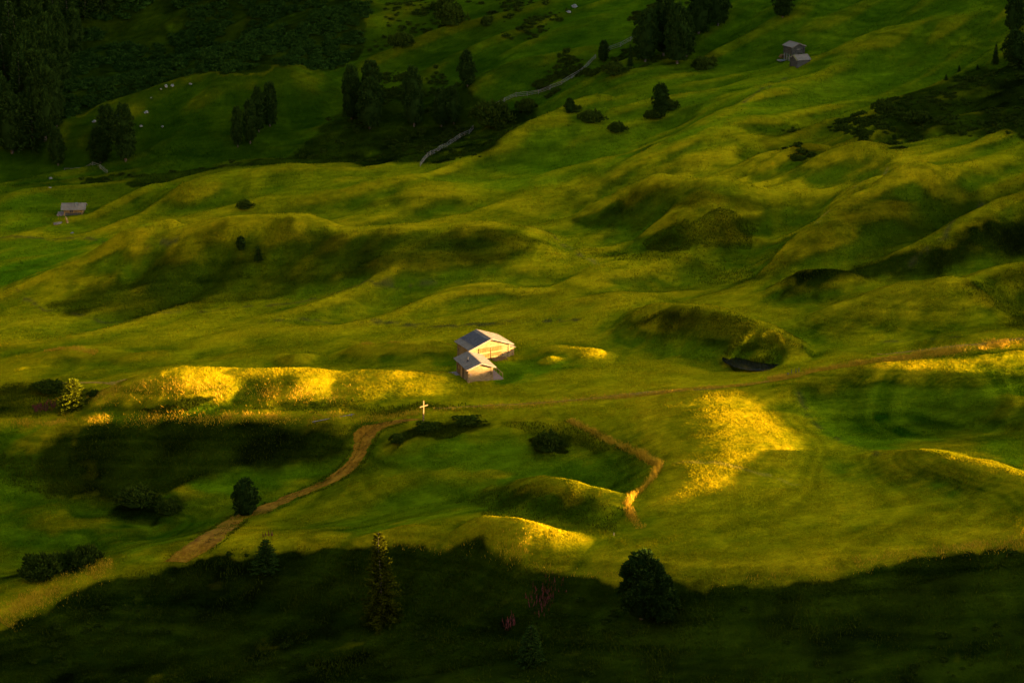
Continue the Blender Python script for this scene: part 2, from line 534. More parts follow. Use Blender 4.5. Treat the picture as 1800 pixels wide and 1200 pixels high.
def foliage_material(name, dark, light, transl=0.0):
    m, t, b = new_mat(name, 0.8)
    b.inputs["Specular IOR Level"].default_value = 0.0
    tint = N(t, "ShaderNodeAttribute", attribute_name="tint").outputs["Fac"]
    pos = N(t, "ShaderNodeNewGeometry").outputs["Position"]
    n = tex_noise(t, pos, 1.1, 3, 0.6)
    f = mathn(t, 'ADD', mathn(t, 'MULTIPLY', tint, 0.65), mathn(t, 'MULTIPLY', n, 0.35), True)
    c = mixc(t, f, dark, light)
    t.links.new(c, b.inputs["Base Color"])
    if transl:
        tr = N(t, "ShaderNodeBsdfTranslucent")
        t.links.new(c, tr.inputs[0])
        mx = N(t, "ShaderNodeMixShader")
        mx.inputs[0].default_value = transl
        out = t.nodes["Material Output"]
        t.links.new(b.outputs[0], mx.inputs[1])
        t.links.new(tr.outputs[0], mx.inputs[2])
        t.links.new(mx.outputs[0], out.inputs[0])
    return m

def wood_material(name, dark, light, scale=(1, 1, 6), rough=0.8):
    m, t, b = new_mat(name, rough)
    tc = N(t, "ShaderNodeTexCoord").outputs["Object"]
    n1 = tex_noise(t, scaled(t, tc, scale), 2.2, 5, 0.65, 0.6)
    n2 = tex_noise(t, tc, 1.1, 3, 0.6)
    k = mathn(t, 'ADD', mathn(t, 'MULTIPLY', n1, 0.7), mathn(t, 'MULTIPLY', n2, 0.3))
    c = ramp(t, k, [(0.33, dark), (0.52, tuple((a + q) / 2 for a, q in zip(dark, light))), (0.66, light)])
    t.links.new(c, b.inputs["Base Color"])
    bump(t, b, n1, 0.4, 0.03)
    return m

def blade_material():
    m, t, b = new_mat("meadow_blades", 0.9)
    b.inputs["Specular IOR Level"].default_value = 0.0
    cov = N(t, "ShaderNodeAttribute", attribute_name="cover").outputs["Color"]
    t.links.new(cov, b.inputs["Base Color"])
    tr = N(t, "ShaderNodeBsdfTranslucent")
    t.links.new(cov, tr.inputs[0])
    mx = N(t, "ShaderNodeMixShader")
    mx.inputs[0].default_value = 0.42
    t.links.new(b.outputs[0], mx.inputs[1])
    t.links.new(tr.outputs[0], mx.inputs[2])
    t.links.new(mx.outputs[0], t.nodes["Material Output"].inputs[0])
    return m

M = {}
M['blade'] = blade_material()
M['ground'] = ground_material()
M['log'] = wood_material("weathered_logs", (0.060, 0.035, 0.010), (0.185, 0.122, 0.048), (1, 1, 7))
M['board'] = wood_material("sun_bleached_boards", (0.10, 0.052, 0.013), (0.235, 0.145, 0.048), (6, 6, 0.7))
M['door'] = wood_material("amber_door_boards", (0.030, 0.016, 0.003), (0.125, 0.075, 0.020), (7, 7, 0.5))
M['dark_board'] = wood_material("brown_boards", (0.045, 0.024, 0.007), (0.115, 0.065, 0.020), (6, 6, 0.7))
M['roof'] = wood_material("silver_grey_shingles", (0.058, 0.043, 0.027), (0.135, 0.105, 0.066), (5, 0.8, 1))
M['shingle'] = wood_material("dark_shingles", (0.020, 0.018, 0.016), (0.075, 0.066, 0.056), (4, 1, 1))
M['deck'] = wood_material("deck_boards", (0.10, 0.062, 0.036), (0.19, 0.125, 0.08), (1, 6, 1))
M['iron'] = wood_material("dark_stove_pipe", (0.01, 0.01, 0.01), (0.03, 0.028, 0.026), (1, 1, 1), 0.5)
M['grey_log'] = wood_material("grey_weathered_logs", (0.018, 0.016, 0.010), (0.055, 0.048, 0.032), (1, 1, 7))
M['pole'] = wood_material("bleached_poles", (0.055, 0.045, 0.028), (0.14, 0.115, 0.075), (1, 1, 1))
M['cross'] = wood_material("pale_timber", (0.06, 0.036, 0.011), (0.125, 0.080, 0.028), (6, 6, 0.6))
M['bark'] = wood_material("bark", (0.025, 0.018, 0.012), (0.075, 0.055, 0.035), (6, 6, 0.7))
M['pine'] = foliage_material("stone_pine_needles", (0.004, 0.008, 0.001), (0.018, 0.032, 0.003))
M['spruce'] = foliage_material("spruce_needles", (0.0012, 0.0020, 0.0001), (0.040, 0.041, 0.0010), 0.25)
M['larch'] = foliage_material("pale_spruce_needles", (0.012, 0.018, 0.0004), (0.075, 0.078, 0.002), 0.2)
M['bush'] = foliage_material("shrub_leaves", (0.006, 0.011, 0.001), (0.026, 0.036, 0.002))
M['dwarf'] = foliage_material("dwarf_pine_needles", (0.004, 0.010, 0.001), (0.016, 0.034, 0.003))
M['straw'] = foliage_material("tall_dry_grass", (0.19, 0.100, 0.003), (0.46, 0.245, 0.012), 0.3)
M['herb'] = foliage_material("tall_green_herbs", (0.004, 0.008, 0.0003), (0.032, 0.038, 0.001), 0.15)
M['meadow_blade'] = foliage_material("meadow_grass", (0.05, 0.056, 0.001), (0.20, 0.155, 0.003), 0.25)
M['pink'] = foliage_material("willowherb_flowers", (0.03, 0.010, 0.006), (0.12, 0.028, 0.022), 0.1)
M['rock'] = wood_material("pale_limestone", (0.06, 0.055, 0.04), (0.15, 0.135, 0.10), (1, 1, 1))
def dirt_material():
    m, t, b = new_mat("ochre_dirt", 0.95)
    pos = N(t, "ShaderNodeNewGeometry").outputs["Position"]
    n = tex_noise(t, pos, 1.3, 6, 0.7)
    n2 = tex_noise(t, pos, 0.35, 3, 0.6)
    k = mathn(t, 'ADD', mathn(t, 'MULTIPLY', n, 0.6), mathn(t, 'MULTIPLY', n2, 0.4))
    c = ramp(t, k, [(0.36, (0.055, 0.022, 0.0006)), (0.5, (0.14, 0.058, 0.002)), (0.64, (0.215, 0.098, 0.005))])
    t.links.new(c, b.inputs["Base Color"])
    bump(t, b, n, 0.5, 0.12)
    return m
M['dirt'] = dirt_material()
def grey_path_material():
    m, t, b = new_mat("worn_gravel", 0.95)
    pos = N(t, "ShaderNodeNewGeometry").outputs["Position"]
    n = tex_noise(t, pos, 1.6, 6, 0.7)
    c = ramp(t, n, [(0.36, (0.085, 0.052, 0.002)), (0.55, (0.18, 0.098, 0.008)), (0.66, (0.24, 0.135, 0.018))])
    t.links.new(c, b.inputs["Base Color"])
    return m
M['gravel'] = grey_path_material()
def water_material():
    m, t, b = new_mat("dark_pond_water", 0.12)
    b.inputs["Base Color"].default_value = (0.004, 0.004, 0.002, 1)
    b.inputs["Specular IOR Level"].default_value = 0.12
    pos = N(t, "ShaderNodeNewGeometry").outputs["Position"]
    bump(t, b, tex_noise(t, pos, 2.5, 2), 0.05, 0.05)
    return m
M['water'] = water_material()

# ------------------------------------------------------------------ ground cover zones traced as patches of ground; some carry painted light and shade
def world_poly(txt):
    return np.array([hit(u, v, 0, False) for (u, v) in parse(txt)])

def poly_mask(poly, x, y, soft, warp=1.5, seed=0):
    """1 inside, 0 outside, blending over soft metres, with a ragged edge"""
    pad = soft + warp * 2
    x0, x1, y0, y1 = poly[:, 0].min() - pad, poly[:, 0].max() + pad, poly[:, 1].min() - pad, poly[:, 1].max() + pad
    out = np.zeros(x.shape)
    sel = (x > x0) & (x < x1) & (y > y0) & (y < y1)
    if not sel.any():
        return out
    px, py = x[sel], y[sel]
    if warp:
        wx = warp * fbm(px / 5, py / 5, 60 + seed, 3, 0.6)
        wy = warp * fbm(px / 5, py / 5, 70 + seed, 3, 0.6)
        px, py = px + wx, py + wy
    ins = np.zeros(px.shape, bool)
    d2 = np.full(px.shape, 1e9)
    n = len(poly)
    for i in range(n):
        ax, ay = poly[i]
        bx, by = poly[(i + 1) % n]
        cr = (ay > py) != (by > py)
        xi = ax + (py - ay) * (bx - ax) / ((by - ay) if abs(by - ay) > 1e-9 else 1e-9)
        ins ^= cr & (px < xi)
        dx, dy = bx - ax, by - ay
        t = np.clip(((px - ax) * dx + (py - ay) * dy) / (dx * dx + dy * dy + 1e-9), 0, 1)
        d2 = np.minimum(d2, (px - ax - t * dx) ** 2 + (py - ay - t * dy) ** 2)
    d = np.sqrt(d2) * np.where(ins, 1, -1)
    out[sel] = smooth(-soft / 2, soft / 2, d)
    return out

def line_mask(pts, x, y, half, soft=0.6):
    pts = np.asarray(pts)
    out = np.zeros(x.shape)
    half = np.broadcast_to(np.asarray(half, float), (len(pts),))
    pad = half.max() + soft + 1
    sel = (x > pts[:, 0].min() - pad) & (x < pts[:, 0].max() + pad) & (y > pts[:, 1].min() - pad) & (y < pts[:, 1].max() + pad)
    px, py = x[sel], y[sel]
    px = px + 0.5 * noise(px / 2, py / 2, 80)
    py = py + 0.5 * noise(px / 2, py / 2, 81)
    best = np.full(px.shape, 1e9)
    for i in range(len(pts) - 1):
        ax, ay = pts[i]
        dx, dy = pts[i + 1] - pts[i]
        t = np.clip(((px - ax) * dx + (py - ay) * dy) / (dx * dx + dy * dy + 1e-9), 0, 1)
        d = np.sqrt((px - ax - t * dx) ** 2 + (py - ay - t * dy) ** 2) - (half[i] + (half[i + 1] - half[i]) * t)
        best = np.minimum(best, d)
    out[sel] = smooth(soft, -soft, best)
    return out

SCRUB_SHADE = [   # (polygon, softness, strength): scrub, plus vignette and face shade painted dark
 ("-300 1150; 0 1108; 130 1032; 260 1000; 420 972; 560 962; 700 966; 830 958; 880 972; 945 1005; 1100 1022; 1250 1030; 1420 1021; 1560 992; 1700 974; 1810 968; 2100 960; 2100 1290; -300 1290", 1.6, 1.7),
 ("105 765; 170 750; 300 746; 450 746; 575 748; 612 768; 595 800; 540 812; 430 815; 345 846; 300 858; 190 878; 90 866; 60 820", 5.0, 1.55),
 ("-20 800; 60 790; 110 830; 180 862; 100 868; 20 850", 6.0, .45),
 ("-300 -60; 640 -60; 650 50; 600 115; 540 122; 440 132; 330 142; 200 170; 100 205; 60 250; 0 262; -300 300", 3.0, 1.4),
 ("640 -60; 900 -60; 1000 20; 930 80; 800 60; 700 110; 620 100", 8.0, .45),
 ("130 318; 220 300; 330 290; 480 285; 560 240; 590 190; 700 150; 800 150; 880 190; 960 195; 930 225; 870 262; 830 284; 740 290; 560 292; 400 300; 300 318; 240 322", 4.0, 1.2),
 ("560 150; 640 120; 760 120; 860 170; 820 240; 700 260; 600 230", 6.0, .5),
 ("1090 90; 1120 20; 1230 0; 1260 110; 1200 125; 1110 120", 5.0, .7),
 ("1000 75; 1090 80; 1110 130; 1060 150; 990 150; 960 170; 940 150", 5.0, .5),
 ("1530 240; 1560 185; 1640 150; 1720 115; 1800 90; 1950 70; 1950 240; 1760 245; 1640 238; 1590 255", 5.0, 1.1),
 ("1330 230; 1450 210; 1560 215; 1600 262; 1500 262; 1400 275; 1330 262", 6.0, .45),
 ("1370 500; 1420 482; 1500 470; 1580 455; 1650 430; 1740 390; 1850 350; 1850 450; 1720 452; 1640 480; 1560 492; 1440 522; 1380 520", 4.0, 1.1),
 ("1690 510; 1740 480; 1800 470; 1900 460; 1900 580; 1780 575; 1760 545", 5.0, .6),
 ("1480 365; 1600 330; 1700 320; 1850 280; 1900 340; 1740 365; 1640 420; 1500 450; 1400 470; 1330 480; 1420 425", 5.0, .5),
 ("80 528; 160 500; 250 470; 330 432; 430 408; 560 412; 720 412; 880 402; 970 430; 900 450; 740 472; 560 510; 420 535; 250 555; 120 552", 4.0, .62),
 ("1100 575; 1150 552; 1220 545; 1300 560; 1370 590; 1420 618; 1340 612; 1270 606; 1180 585", 3.0, .75),
 ("1010 390; 1090 348; 1160 330; 1260 334; 1370 350; 1290 362; 1200 372; 1120 392; 1060 402", 3.0, .6),
 ("1130 430; 1190 386; 1270 372; 1350 384; 1290 420; 1220 440; 1160 448", 4.0, .6),
 ("1000 440; 1150 440; 1300 455; 1380 490; 1250 480; 1100 460", 6.0, .35),
 ("-50 672; 40 668; 100 668; 155 690; 150 712; 60 735; -50 745", 3.0, .8),
 ("685 778; 720 760; 770 742; 850 735; 862 748; 800 765; 740 775; 700 790", 2.0, .85),
 ("430 716; 560 706; 740 708; 840 716; 740 722; 560 722", 2.0, .55),
 ("250 708; 330 700; 380 712; 340 722; 270 722", 2.5, .5),
 ("930 775; 965 765; 1000 770; 985 800; 945 802", 2.0, .6),
 ("880 745; 960 738; 1040 765; 1110 800; 1050 800; 960 770", 3.0, .4),
 ("800 880; 900 850; 980 862; 1060 885; 1100 900; 1080 935; 960 920; 860 900", 5.0, .4),
 ("195 880; 240 862; 290 870; 330 880; 300 910; 270 918; 210 905", 2.5, .8),
 ("15 1015; 60 985; 120 970; 165 975; 150 1000; 60 1025", 3.0, .85),
 ("1580 745; 1660 715; 1780 700; 1850 720; 1850 760; 1740 770; 1640 775", 5.0, .45),
 ("1700 130; 1850 90; 1850 250; 1750 240", 5.0, .4),
]
LUSH = [
 ("-300 428; 0 426; 180 424; 300 422; 250 432; 130 462; 40 500; -20 512; -300 520", 3.0, .9),
 ("-100 345; 60 340; 160 350; 165 400; 60 410; -100 410", 5.0, .8),
 ("750 620; 800 655; 860 675; 940 668; 1000 640; 930 628; 880 630", 4.0, .85),  # lush grass round the huts, with the cabin's shadow tone in its colour
 ("1395 690; 1480 665; 1600 668; 1850 665; 1850 720; 1700 760; 1560 790; 1470 775; 1420 740", 5.0, .8),
 ("200 860; 330 838; 450 818; 580 805; 600 830; 520 850; 430 870; 300 870", 3.0, 1.0),
 ("-100 890; 60 890; 200 920; 300 965; 200 985; 100 960; -100 950", 5.0, .9),
 ("380 915; 330 950; 270 985; 200 990; 230 950; 330 910", 2.5, 1.0),
 ("620 800; 900 770; 1090 800; 1140 830; 1090 900; 950 850; 760 830; 640 900; 500 930; 640 945; 860 900; 980 905; 1080 925; 1110 890", 6.0, .75),
 ("-100 745; 60 750; 110 790; 40 840; 100 880; -100 900", 5.0, .9),
 ("1100 180; 1250 120; 1440 30; 1700 -20; 1850 -20; 1780 60; 1560 160; 1380 210; 1200 260; 960 300; 850 290; 940 230", 6.0, .75),
 ("750 310; 1000 290; 1180 250; 1100 290; 900 330", 5.0, .6),
 ("100 215; 330 150; 560 135; 600 200; 450 280; 200 300; 60 270", 6.0, .75),
 ("620 -40; 1110 -40; 1100 100; 900 190; 720 130; 640 90", 6.0, .7),
 ("240 325; 560 300; 800 300; 700 350; 400 345", 6.0, .4),
 ("1700 770; 1850 750; 1850 810; 1760 815", 4.0, .8),
 ("1160 440; 1290 470; 1300 490; 1200 500", 5.0, .5),
]
DRY_SUNLIT = [  # dry grass; sunlit patches are also painted brighter here
 ("170 690; 240 655; 340 645; 560 648; 720 652; 780 658; 620 690; 560 704; 330 712; 240 722; 160 720", 3.0, .75),
 ("1120 695; 1300 690; 1340 740; 1385 800; 1290 860; 1180 890; 1150 790", 5.0, .85),  # paler colour lifts the sunlit hillside patch
 ("840 912; 960 915; 1000 945; 930 975; 880 960", 3.0, .8),
 ("1480 840; 1620 795; 1800 830; 1850 870; 1650 850", 5.0, .5),
 ("1020 350; 1150 300; 1300 262; 1480 262; 1600 290; 1640 312; 1560 335; 1420 345; 1330 325; 1150 312; 1060 345", 5.0, .55),
 ("1400 540; 1500 505; 1680 500; 1720 540; 1600 585; 1460 592", 5.0, .55),
 ("60 510; 180 445; 330 402; 420 392; 300 430; 160 490", 4.0, .6),
 ("150 400; 350 380; 560 395; 400 388; 300 408", 5.0, .5),
 ("880 400; 1060 440; 1180 470; 1400 530; 1460 560; 1380 560; 1240 520; 1040 460", 5.0, .3),
 ("870 1015; 1100 1005; 1260 1018; 1420 1010; 1560 982; 1800 958; 1850 940; 1500 960; 1200 980; 960 975", 5.0, .45),
 ("-50 1100; 60 1045; 180 1000; 130 1030; 0 1090", 3.0, .7),
 ("1380 660; 1520 630; 1700 606; 1850 588; 1850 622; 1640 632; 1480 655; 1400 668", 2.0, .8),  # paler colour boosts the sunlit right-hand bank
 ("600 600; 780 598; 780 612; 620 618", 3.0, .5),
 ("880 740; 970 738; 1060 775; 1140 815; 1120 820; 1040 780; 960 755", 2.0, .5),
]
DEEP = [  # deep green turf, with face shade and vignette painted in
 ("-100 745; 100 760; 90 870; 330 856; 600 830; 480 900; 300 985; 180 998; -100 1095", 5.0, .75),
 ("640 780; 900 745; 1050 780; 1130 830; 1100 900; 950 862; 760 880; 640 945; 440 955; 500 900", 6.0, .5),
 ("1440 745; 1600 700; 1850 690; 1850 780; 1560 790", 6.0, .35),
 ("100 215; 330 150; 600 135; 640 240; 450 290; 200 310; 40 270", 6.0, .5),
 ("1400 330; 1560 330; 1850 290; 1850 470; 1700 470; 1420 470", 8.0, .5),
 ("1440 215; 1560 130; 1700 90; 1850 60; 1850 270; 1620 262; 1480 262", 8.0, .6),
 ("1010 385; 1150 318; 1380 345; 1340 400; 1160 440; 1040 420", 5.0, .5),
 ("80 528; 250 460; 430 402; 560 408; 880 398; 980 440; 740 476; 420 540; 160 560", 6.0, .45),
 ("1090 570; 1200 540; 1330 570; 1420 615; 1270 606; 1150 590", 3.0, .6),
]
DITCH = [("0 425; 90 423; 160 421; 260 418; 310 416", .5), ("640 570; 720 568; 800 570; 900 564; 980 562; 1040 568", .75),
         ("10 515; 80 545; 180 562; 330 555; 520 530; 640 506; 760 488", .35), ("1400 690; 1420 720; 1450 760; 1490 778; 1560 800", .35),
         ("930 398; 985 432; 1020 448", .3), ("460 575; 540 560; 660 572", .3), ("1380 140; 1340 165; 1300 190", .5),
         ("1730 340; 1660 420; 1600 470", .45), ("1560 598; 1700 590; 1760 575", .4)]
TRAIL = [("915 392; 960 418; 1000 440; 1060 468", .35), ("1560 300; 1500 345; 1440 395", .4), ("1160 820; 1250 812; 1400 850", .3)]
for lst in (SCRUB_SHADE, LUSH, DRY_SUNLIT, DEEP):
    lst[:] = [(world_poly(p), s, k) for (p, s, k) in lst]
DITCH = [(world_poly(p), w) for p, w in DITCH]
TRAIL = [(world_poly(p), w) for p, w in TRAIL]

C_MEADOW, C_LUSH, C_DRY_SUNLIT, C_SCRUB_SHADE = (np.array(c) for c in
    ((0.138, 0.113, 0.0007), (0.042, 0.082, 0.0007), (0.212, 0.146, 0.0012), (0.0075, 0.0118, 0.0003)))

BOWL = hit(1660, 715, 0, False)
def layer(zones, x, y, seed):
    w = np.zeros(x.shape)
    for i, (poly, s, k) in enumerate(zones):
        w = np.maximum(w, k * poly_mask(poly, x, y, s, 1.6 if k < 1.5 else 0.8, seed + i))
    return w

def cover(x, y, nz=None, conv=None):
    big = fbm(x / 26, y / 26, 90, 3)
    mid = fbm(x / 7, y / 5, 94, 3)
    lush = np.clip(layer(LUSH, x, y, 0) + 0.13 * big + 0.08 * mid, 0, 1)
    dry = np.clip(layer(DRY_SUNLIT, x, y, 30) + 0.20 * mid - 0.14 * big, 0, 1)
    scr = layer(SCRUB_SHADE, x, y, 60)
    scr = np.clip(scr * (1 + 0.35 * mid) + 0.05 * mid, 0, 1)
    # the far side of the valley is unfertilised alpine pasture, a deeper green
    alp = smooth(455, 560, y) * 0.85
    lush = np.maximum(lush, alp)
    c = C_MEADOW[None] * np.ones((x.size, 1))
    for w, col in ((dry, C_DRY_SUNLIT), (lush, C_LUSH), (dry * (1 - lush) * 0.6, C_DRY_SUNLIT)):
        w = w.ravel()[:, None]
        c = c * (1 - w) + col * w
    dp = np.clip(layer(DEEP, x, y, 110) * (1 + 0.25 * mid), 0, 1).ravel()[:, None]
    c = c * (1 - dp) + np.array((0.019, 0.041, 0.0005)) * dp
    rag = 1 + 0.45 * mid + 0.35 * fbm(x / 2.2, y / 1.6, 101, 2)
    if nz is not None:      # rank steep banks, dry brows, moist hollows; relief shading is painted in as well
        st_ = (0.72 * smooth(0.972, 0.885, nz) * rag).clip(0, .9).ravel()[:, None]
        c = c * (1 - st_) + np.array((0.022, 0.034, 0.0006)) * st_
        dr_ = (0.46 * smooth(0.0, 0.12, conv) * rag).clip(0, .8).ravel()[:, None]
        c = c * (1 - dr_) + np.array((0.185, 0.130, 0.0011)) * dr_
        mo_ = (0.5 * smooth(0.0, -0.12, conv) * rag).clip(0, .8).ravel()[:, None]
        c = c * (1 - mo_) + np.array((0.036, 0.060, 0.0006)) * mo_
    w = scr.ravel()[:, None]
    c = c * (1 - w) + C_SCRUB_SHADE * (1 + 0.55 * fbm(x / 7, y / 5, 103, 3, 0.6)).clip(0.3, 2).ravel()[:, None] * w
    # deep green pasture higher up, its colour darkened to carry the vignette
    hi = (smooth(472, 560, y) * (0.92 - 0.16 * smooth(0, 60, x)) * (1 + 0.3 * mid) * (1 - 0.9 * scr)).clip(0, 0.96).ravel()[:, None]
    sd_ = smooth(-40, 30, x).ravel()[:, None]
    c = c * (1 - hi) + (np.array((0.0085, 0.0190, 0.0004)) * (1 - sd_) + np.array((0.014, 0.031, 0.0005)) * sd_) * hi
    # grazing terraces and mowing lines follow the contours
    hc = H(x, y, False)
    st = noise(hc * 1.9 + 0.3 * noise(x / 9, y / 9, 97), x / 60, 95) + 0.6 * noise(hc * 5.1 + 0.2 * noise(x / 4, y / 4, 98), x / 25, 96)
    ar = noise(np.hypot(x - BOWL[0], (y - BOWL[1]) * 0.8) * 0.9 + 0.5 * noise(x / 6, y / 6, 104), x * 0, 105) * smooth(22, 14, np.hypot(x - BOWL[0], y - BOWL[1]))
    st = st + 0.9 * ar
    patch = fbm(x / 3.2, y / 2.2, 99, 3, 0.6)
    c = c * (1 + (0.21 + 0.13 * smooth(400, 380, y)).ravel()[:, None] * st.ravel()[:, None] * np.array((1.15, 0.9, 1)) + 0.11 * patch.ravel()[:, None] * np.array((1.25, .85, 1)))
    c = np.clip(c, 0.0004, 1)
    dt = np.zeros(x.shape)
    brk = smooth(-0.35, 0.35, fbm(x / 2.3, y / 1.7, 82, 3, 0.6))
    for pts, w in DITCH:
        dt = np.maximum(dt, 0.75 * brk * line_mask(pts, x, y, w, 0.7))
    for pts, w in TRAIL:
        tm = (0.4 * brk * line_mask(pts, x, y, w, 0.5)).ravel()[:, None]
        c = c * (1 - tm) + np.array((0.20, 0.135, 0.02)) * tm
    dt = dt.ravel()[:, None]
    c = c * (1 - dt) + np.array((0.030, 0.026, 0.006)) * dt
    return c, scr

def normal_z(x, y, z):
    """z of the unit normal on a structured grid"""
    gy = np.gradient(z, axis=0) / np.maximum(np.abs(np.gradient(y, axis=0)), 1e-6)
    gx = np.gradient(z, axis=1) / np.maximum(np.abs(np.gradient(x, axis=1)), 1e-6)
    return 1 / np.sqrt(1 + gx * gx + gy * gy)

# ------------------------------------------------------------------ the ground: one sheet, fine where the valley lies in view
def grid_faces(r, c, off=0):
    i = np.arange(r - 1)[:, None] * c + np.arange(c - 1)[None]
    return np.stack([i, i + 1, i + c + 1, i + c], -1).reshape(-1, 4) + off

NX, NY = 1080, 1080
S0, S1, Y0, Y1 = -0.268, 0.272, 264.0, 668.0
ss = np.linspace(S0, S1, NX)
ys = Y0 * (Y1 / Y0) ** np.linspace(0, 1, NY)
GX = ss[None, :] * ys[:, None]
GY = np.broadcast_to(ys[:, None], GX.shape).copy()
GZ = Z(GX.ravel(), GY.ravel()).reshape(GX.shape)

def blur(a, n, axis):
    k = np.hanning(2 * n + 3)[1:-1]
    k /= k.sum()
    return np.apply_along_axis(lambda v: np.convolve(np.pad(v, n, mode='edge'), k, 'valid'), axis, a)

GB = blur(blur(GZ, 9, 1), 4, 0)                      # the lie of the land without its tussocks
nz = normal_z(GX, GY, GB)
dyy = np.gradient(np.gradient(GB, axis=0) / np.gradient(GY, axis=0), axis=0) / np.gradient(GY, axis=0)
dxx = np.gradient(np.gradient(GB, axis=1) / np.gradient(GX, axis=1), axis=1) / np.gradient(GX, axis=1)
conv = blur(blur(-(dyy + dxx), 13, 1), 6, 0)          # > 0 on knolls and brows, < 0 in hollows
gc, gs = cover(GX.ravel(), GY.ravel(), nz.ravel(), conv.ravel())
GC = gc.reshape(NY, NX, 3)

def gsample(arr, x, y):
    """value of a ground grid at any point of the finely meshed ground"""
    fi = np.clip((x / y - S0) / (S1 - S0) * (NX - 1), 0, NX - 1.001)
    fj = np.clip(np.log(y / Y0) / math.log(Y1 / Y0) * (NY - 1), 0, NY - 1.001)
    i, j = fi.astype(int), fj.astype(int)
    a, b = fi - i, fj - j
    if arr.ndim == 3:
        a, b = a[:, None], b[:, None]
    return (arr[j, i] * (1 - a) + arr[j, i + 1] * a) * (1 - b) + (arr[j + 1, i] * (1 - a) + arr[j + 1, i + 1] * a) * b

co1 = np.c_[GX.ravel(), GY.ravel(), GZ.ravel()]
f1 = grid_faces(NY, NX)
# surroundings, coarse
ox = np.arange(-520, 470, 3.0)
oy = np.arange(-220, 1300, 3.0)
OX, OY = np.meshgrid(ox, oy)
OZ = Z(OX.ravel(), OY.ravel(), True).reshape(OX.shape)
inner = (OY > 266) & (OY < 666) & (OX > -0.267 * OY) & (OX < 0.271 * OY)
OZ = np.where(inner, OZ - 2.0, OZ)
deep = (OY > 273) & (OY < 659) & (OX > -0.267 * OY + 7) & (OX < 0.271 * OY - 7)
f2 = grid_faces(len(oy), len(ox))
keep = ~deep.ravel()[f2].any(1)
oc, os_ = cover(OX.ravel(), OY.ravel())
co2 = np.c_[OX.ravel(), OY.ravel(), OZ.ravel()]
co = np.r_[co1, co2]
fc = np.r_[f1, f2[keep] + len(co1)]
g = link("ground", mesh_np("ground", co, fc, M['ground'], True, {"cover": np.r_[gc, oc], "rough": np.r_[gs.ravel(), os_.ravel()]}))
tag(g, "rolling alpine meadow with grassy knolls, banks and a dark scrubby foreground slope", kind="structure")

# ------------------------------------------------------------------ plants
def quads(centers, dirs, length, width, rng, jitter=0.0):
    """one narrow leaf-shaped quad per centre, pointing along dirs"""
    n = len(centers)
    d = dirs / (np.linalg.norm(dirs, axis=1, keepdims=True) + 1e-9)
    r = rng.normal(size=(n, 3))
    s = np.cross(d, r)
    s /= np.linalg.norm(s, axis=1, keepdims=True) + 1e-9
    L = (length * (0.7 + 0.6 * rng.random(n)))[:, None]
    W = (width * (0.7 + 0.6 * rng.random(n)))[:, None]
    a = centers - s * W * 0.35
    b = centers + d * L * 0.5 - s * W * 0.5
    c = centers + d * L
    e = centers + d * L * 0.5 + s * W * 0.5
    v = np.stack([centers, b, c, e], 1).reshape(-1, 3)
    f = np.arange(4 * n).reshape(n, 4)
    return v, f

def crown_mesh(name, v, f, tint, mat):
    return mesh_np(name, v, f, mat, False, {"tint": np.repeat(tint, f.shape[1])})

def lobes(th, z, seed, k=1.0):
    return 1 + k * (0.16 * noise(th * 1.9 + seed, z * 1.1, seed) + 0.12 * noise(th * 4.1, z * 2.3 + seed, seed + 1))

def core(prof, Ht, seed, nt=14, nz_=12, k=0.82):
    """lumpy inner body so that no sky shows through the middle of a dense crown"""
    th = np.linspace(0, 2 * np.pi, nt, endpoint=False)
    tz = np.linspace(0.02, 0.97, nz_)
    T, ZT = np.meshgrid(th, tz)
    r = prof(ZT) * k * (1 + 0.18 * noise(np.cos(T) * 2 + seed, np.sin(T) * 2 + ZT * 5, seed))
    v = np.c_[(r * np.cos(T)).ravel(), (r * np.sin(T)).ravel(), (ZT * Ht).ravel()]
    f = []
    for j in range(nz_ - 1):
        for i in range(nt):
            f.append((j * nt + i, j * nt + (i + 1) % nt, (j + 1) * nt + (i + 1) % nt, (j + 1) * nt + i))
    for i in range(1, nt - 2, 2):
        f.append(((nz_ - 1) * nt, (nz_ - 1) * nt + i, (nz_ - 1) * nt + i + 1, (nz_ - 1) * nt + i + 2))
    return v, np.array(f)

def join_vf(parts):
    V, Fc, T, o = [], [], [], 0
    for v, f, t in parts:
        V.append(v)
        Fc.append(f + o)
        T.append(t)
        o += len(v)
    return np.concatenate(V), np.concatenate(Fc), np.concatenate(T)

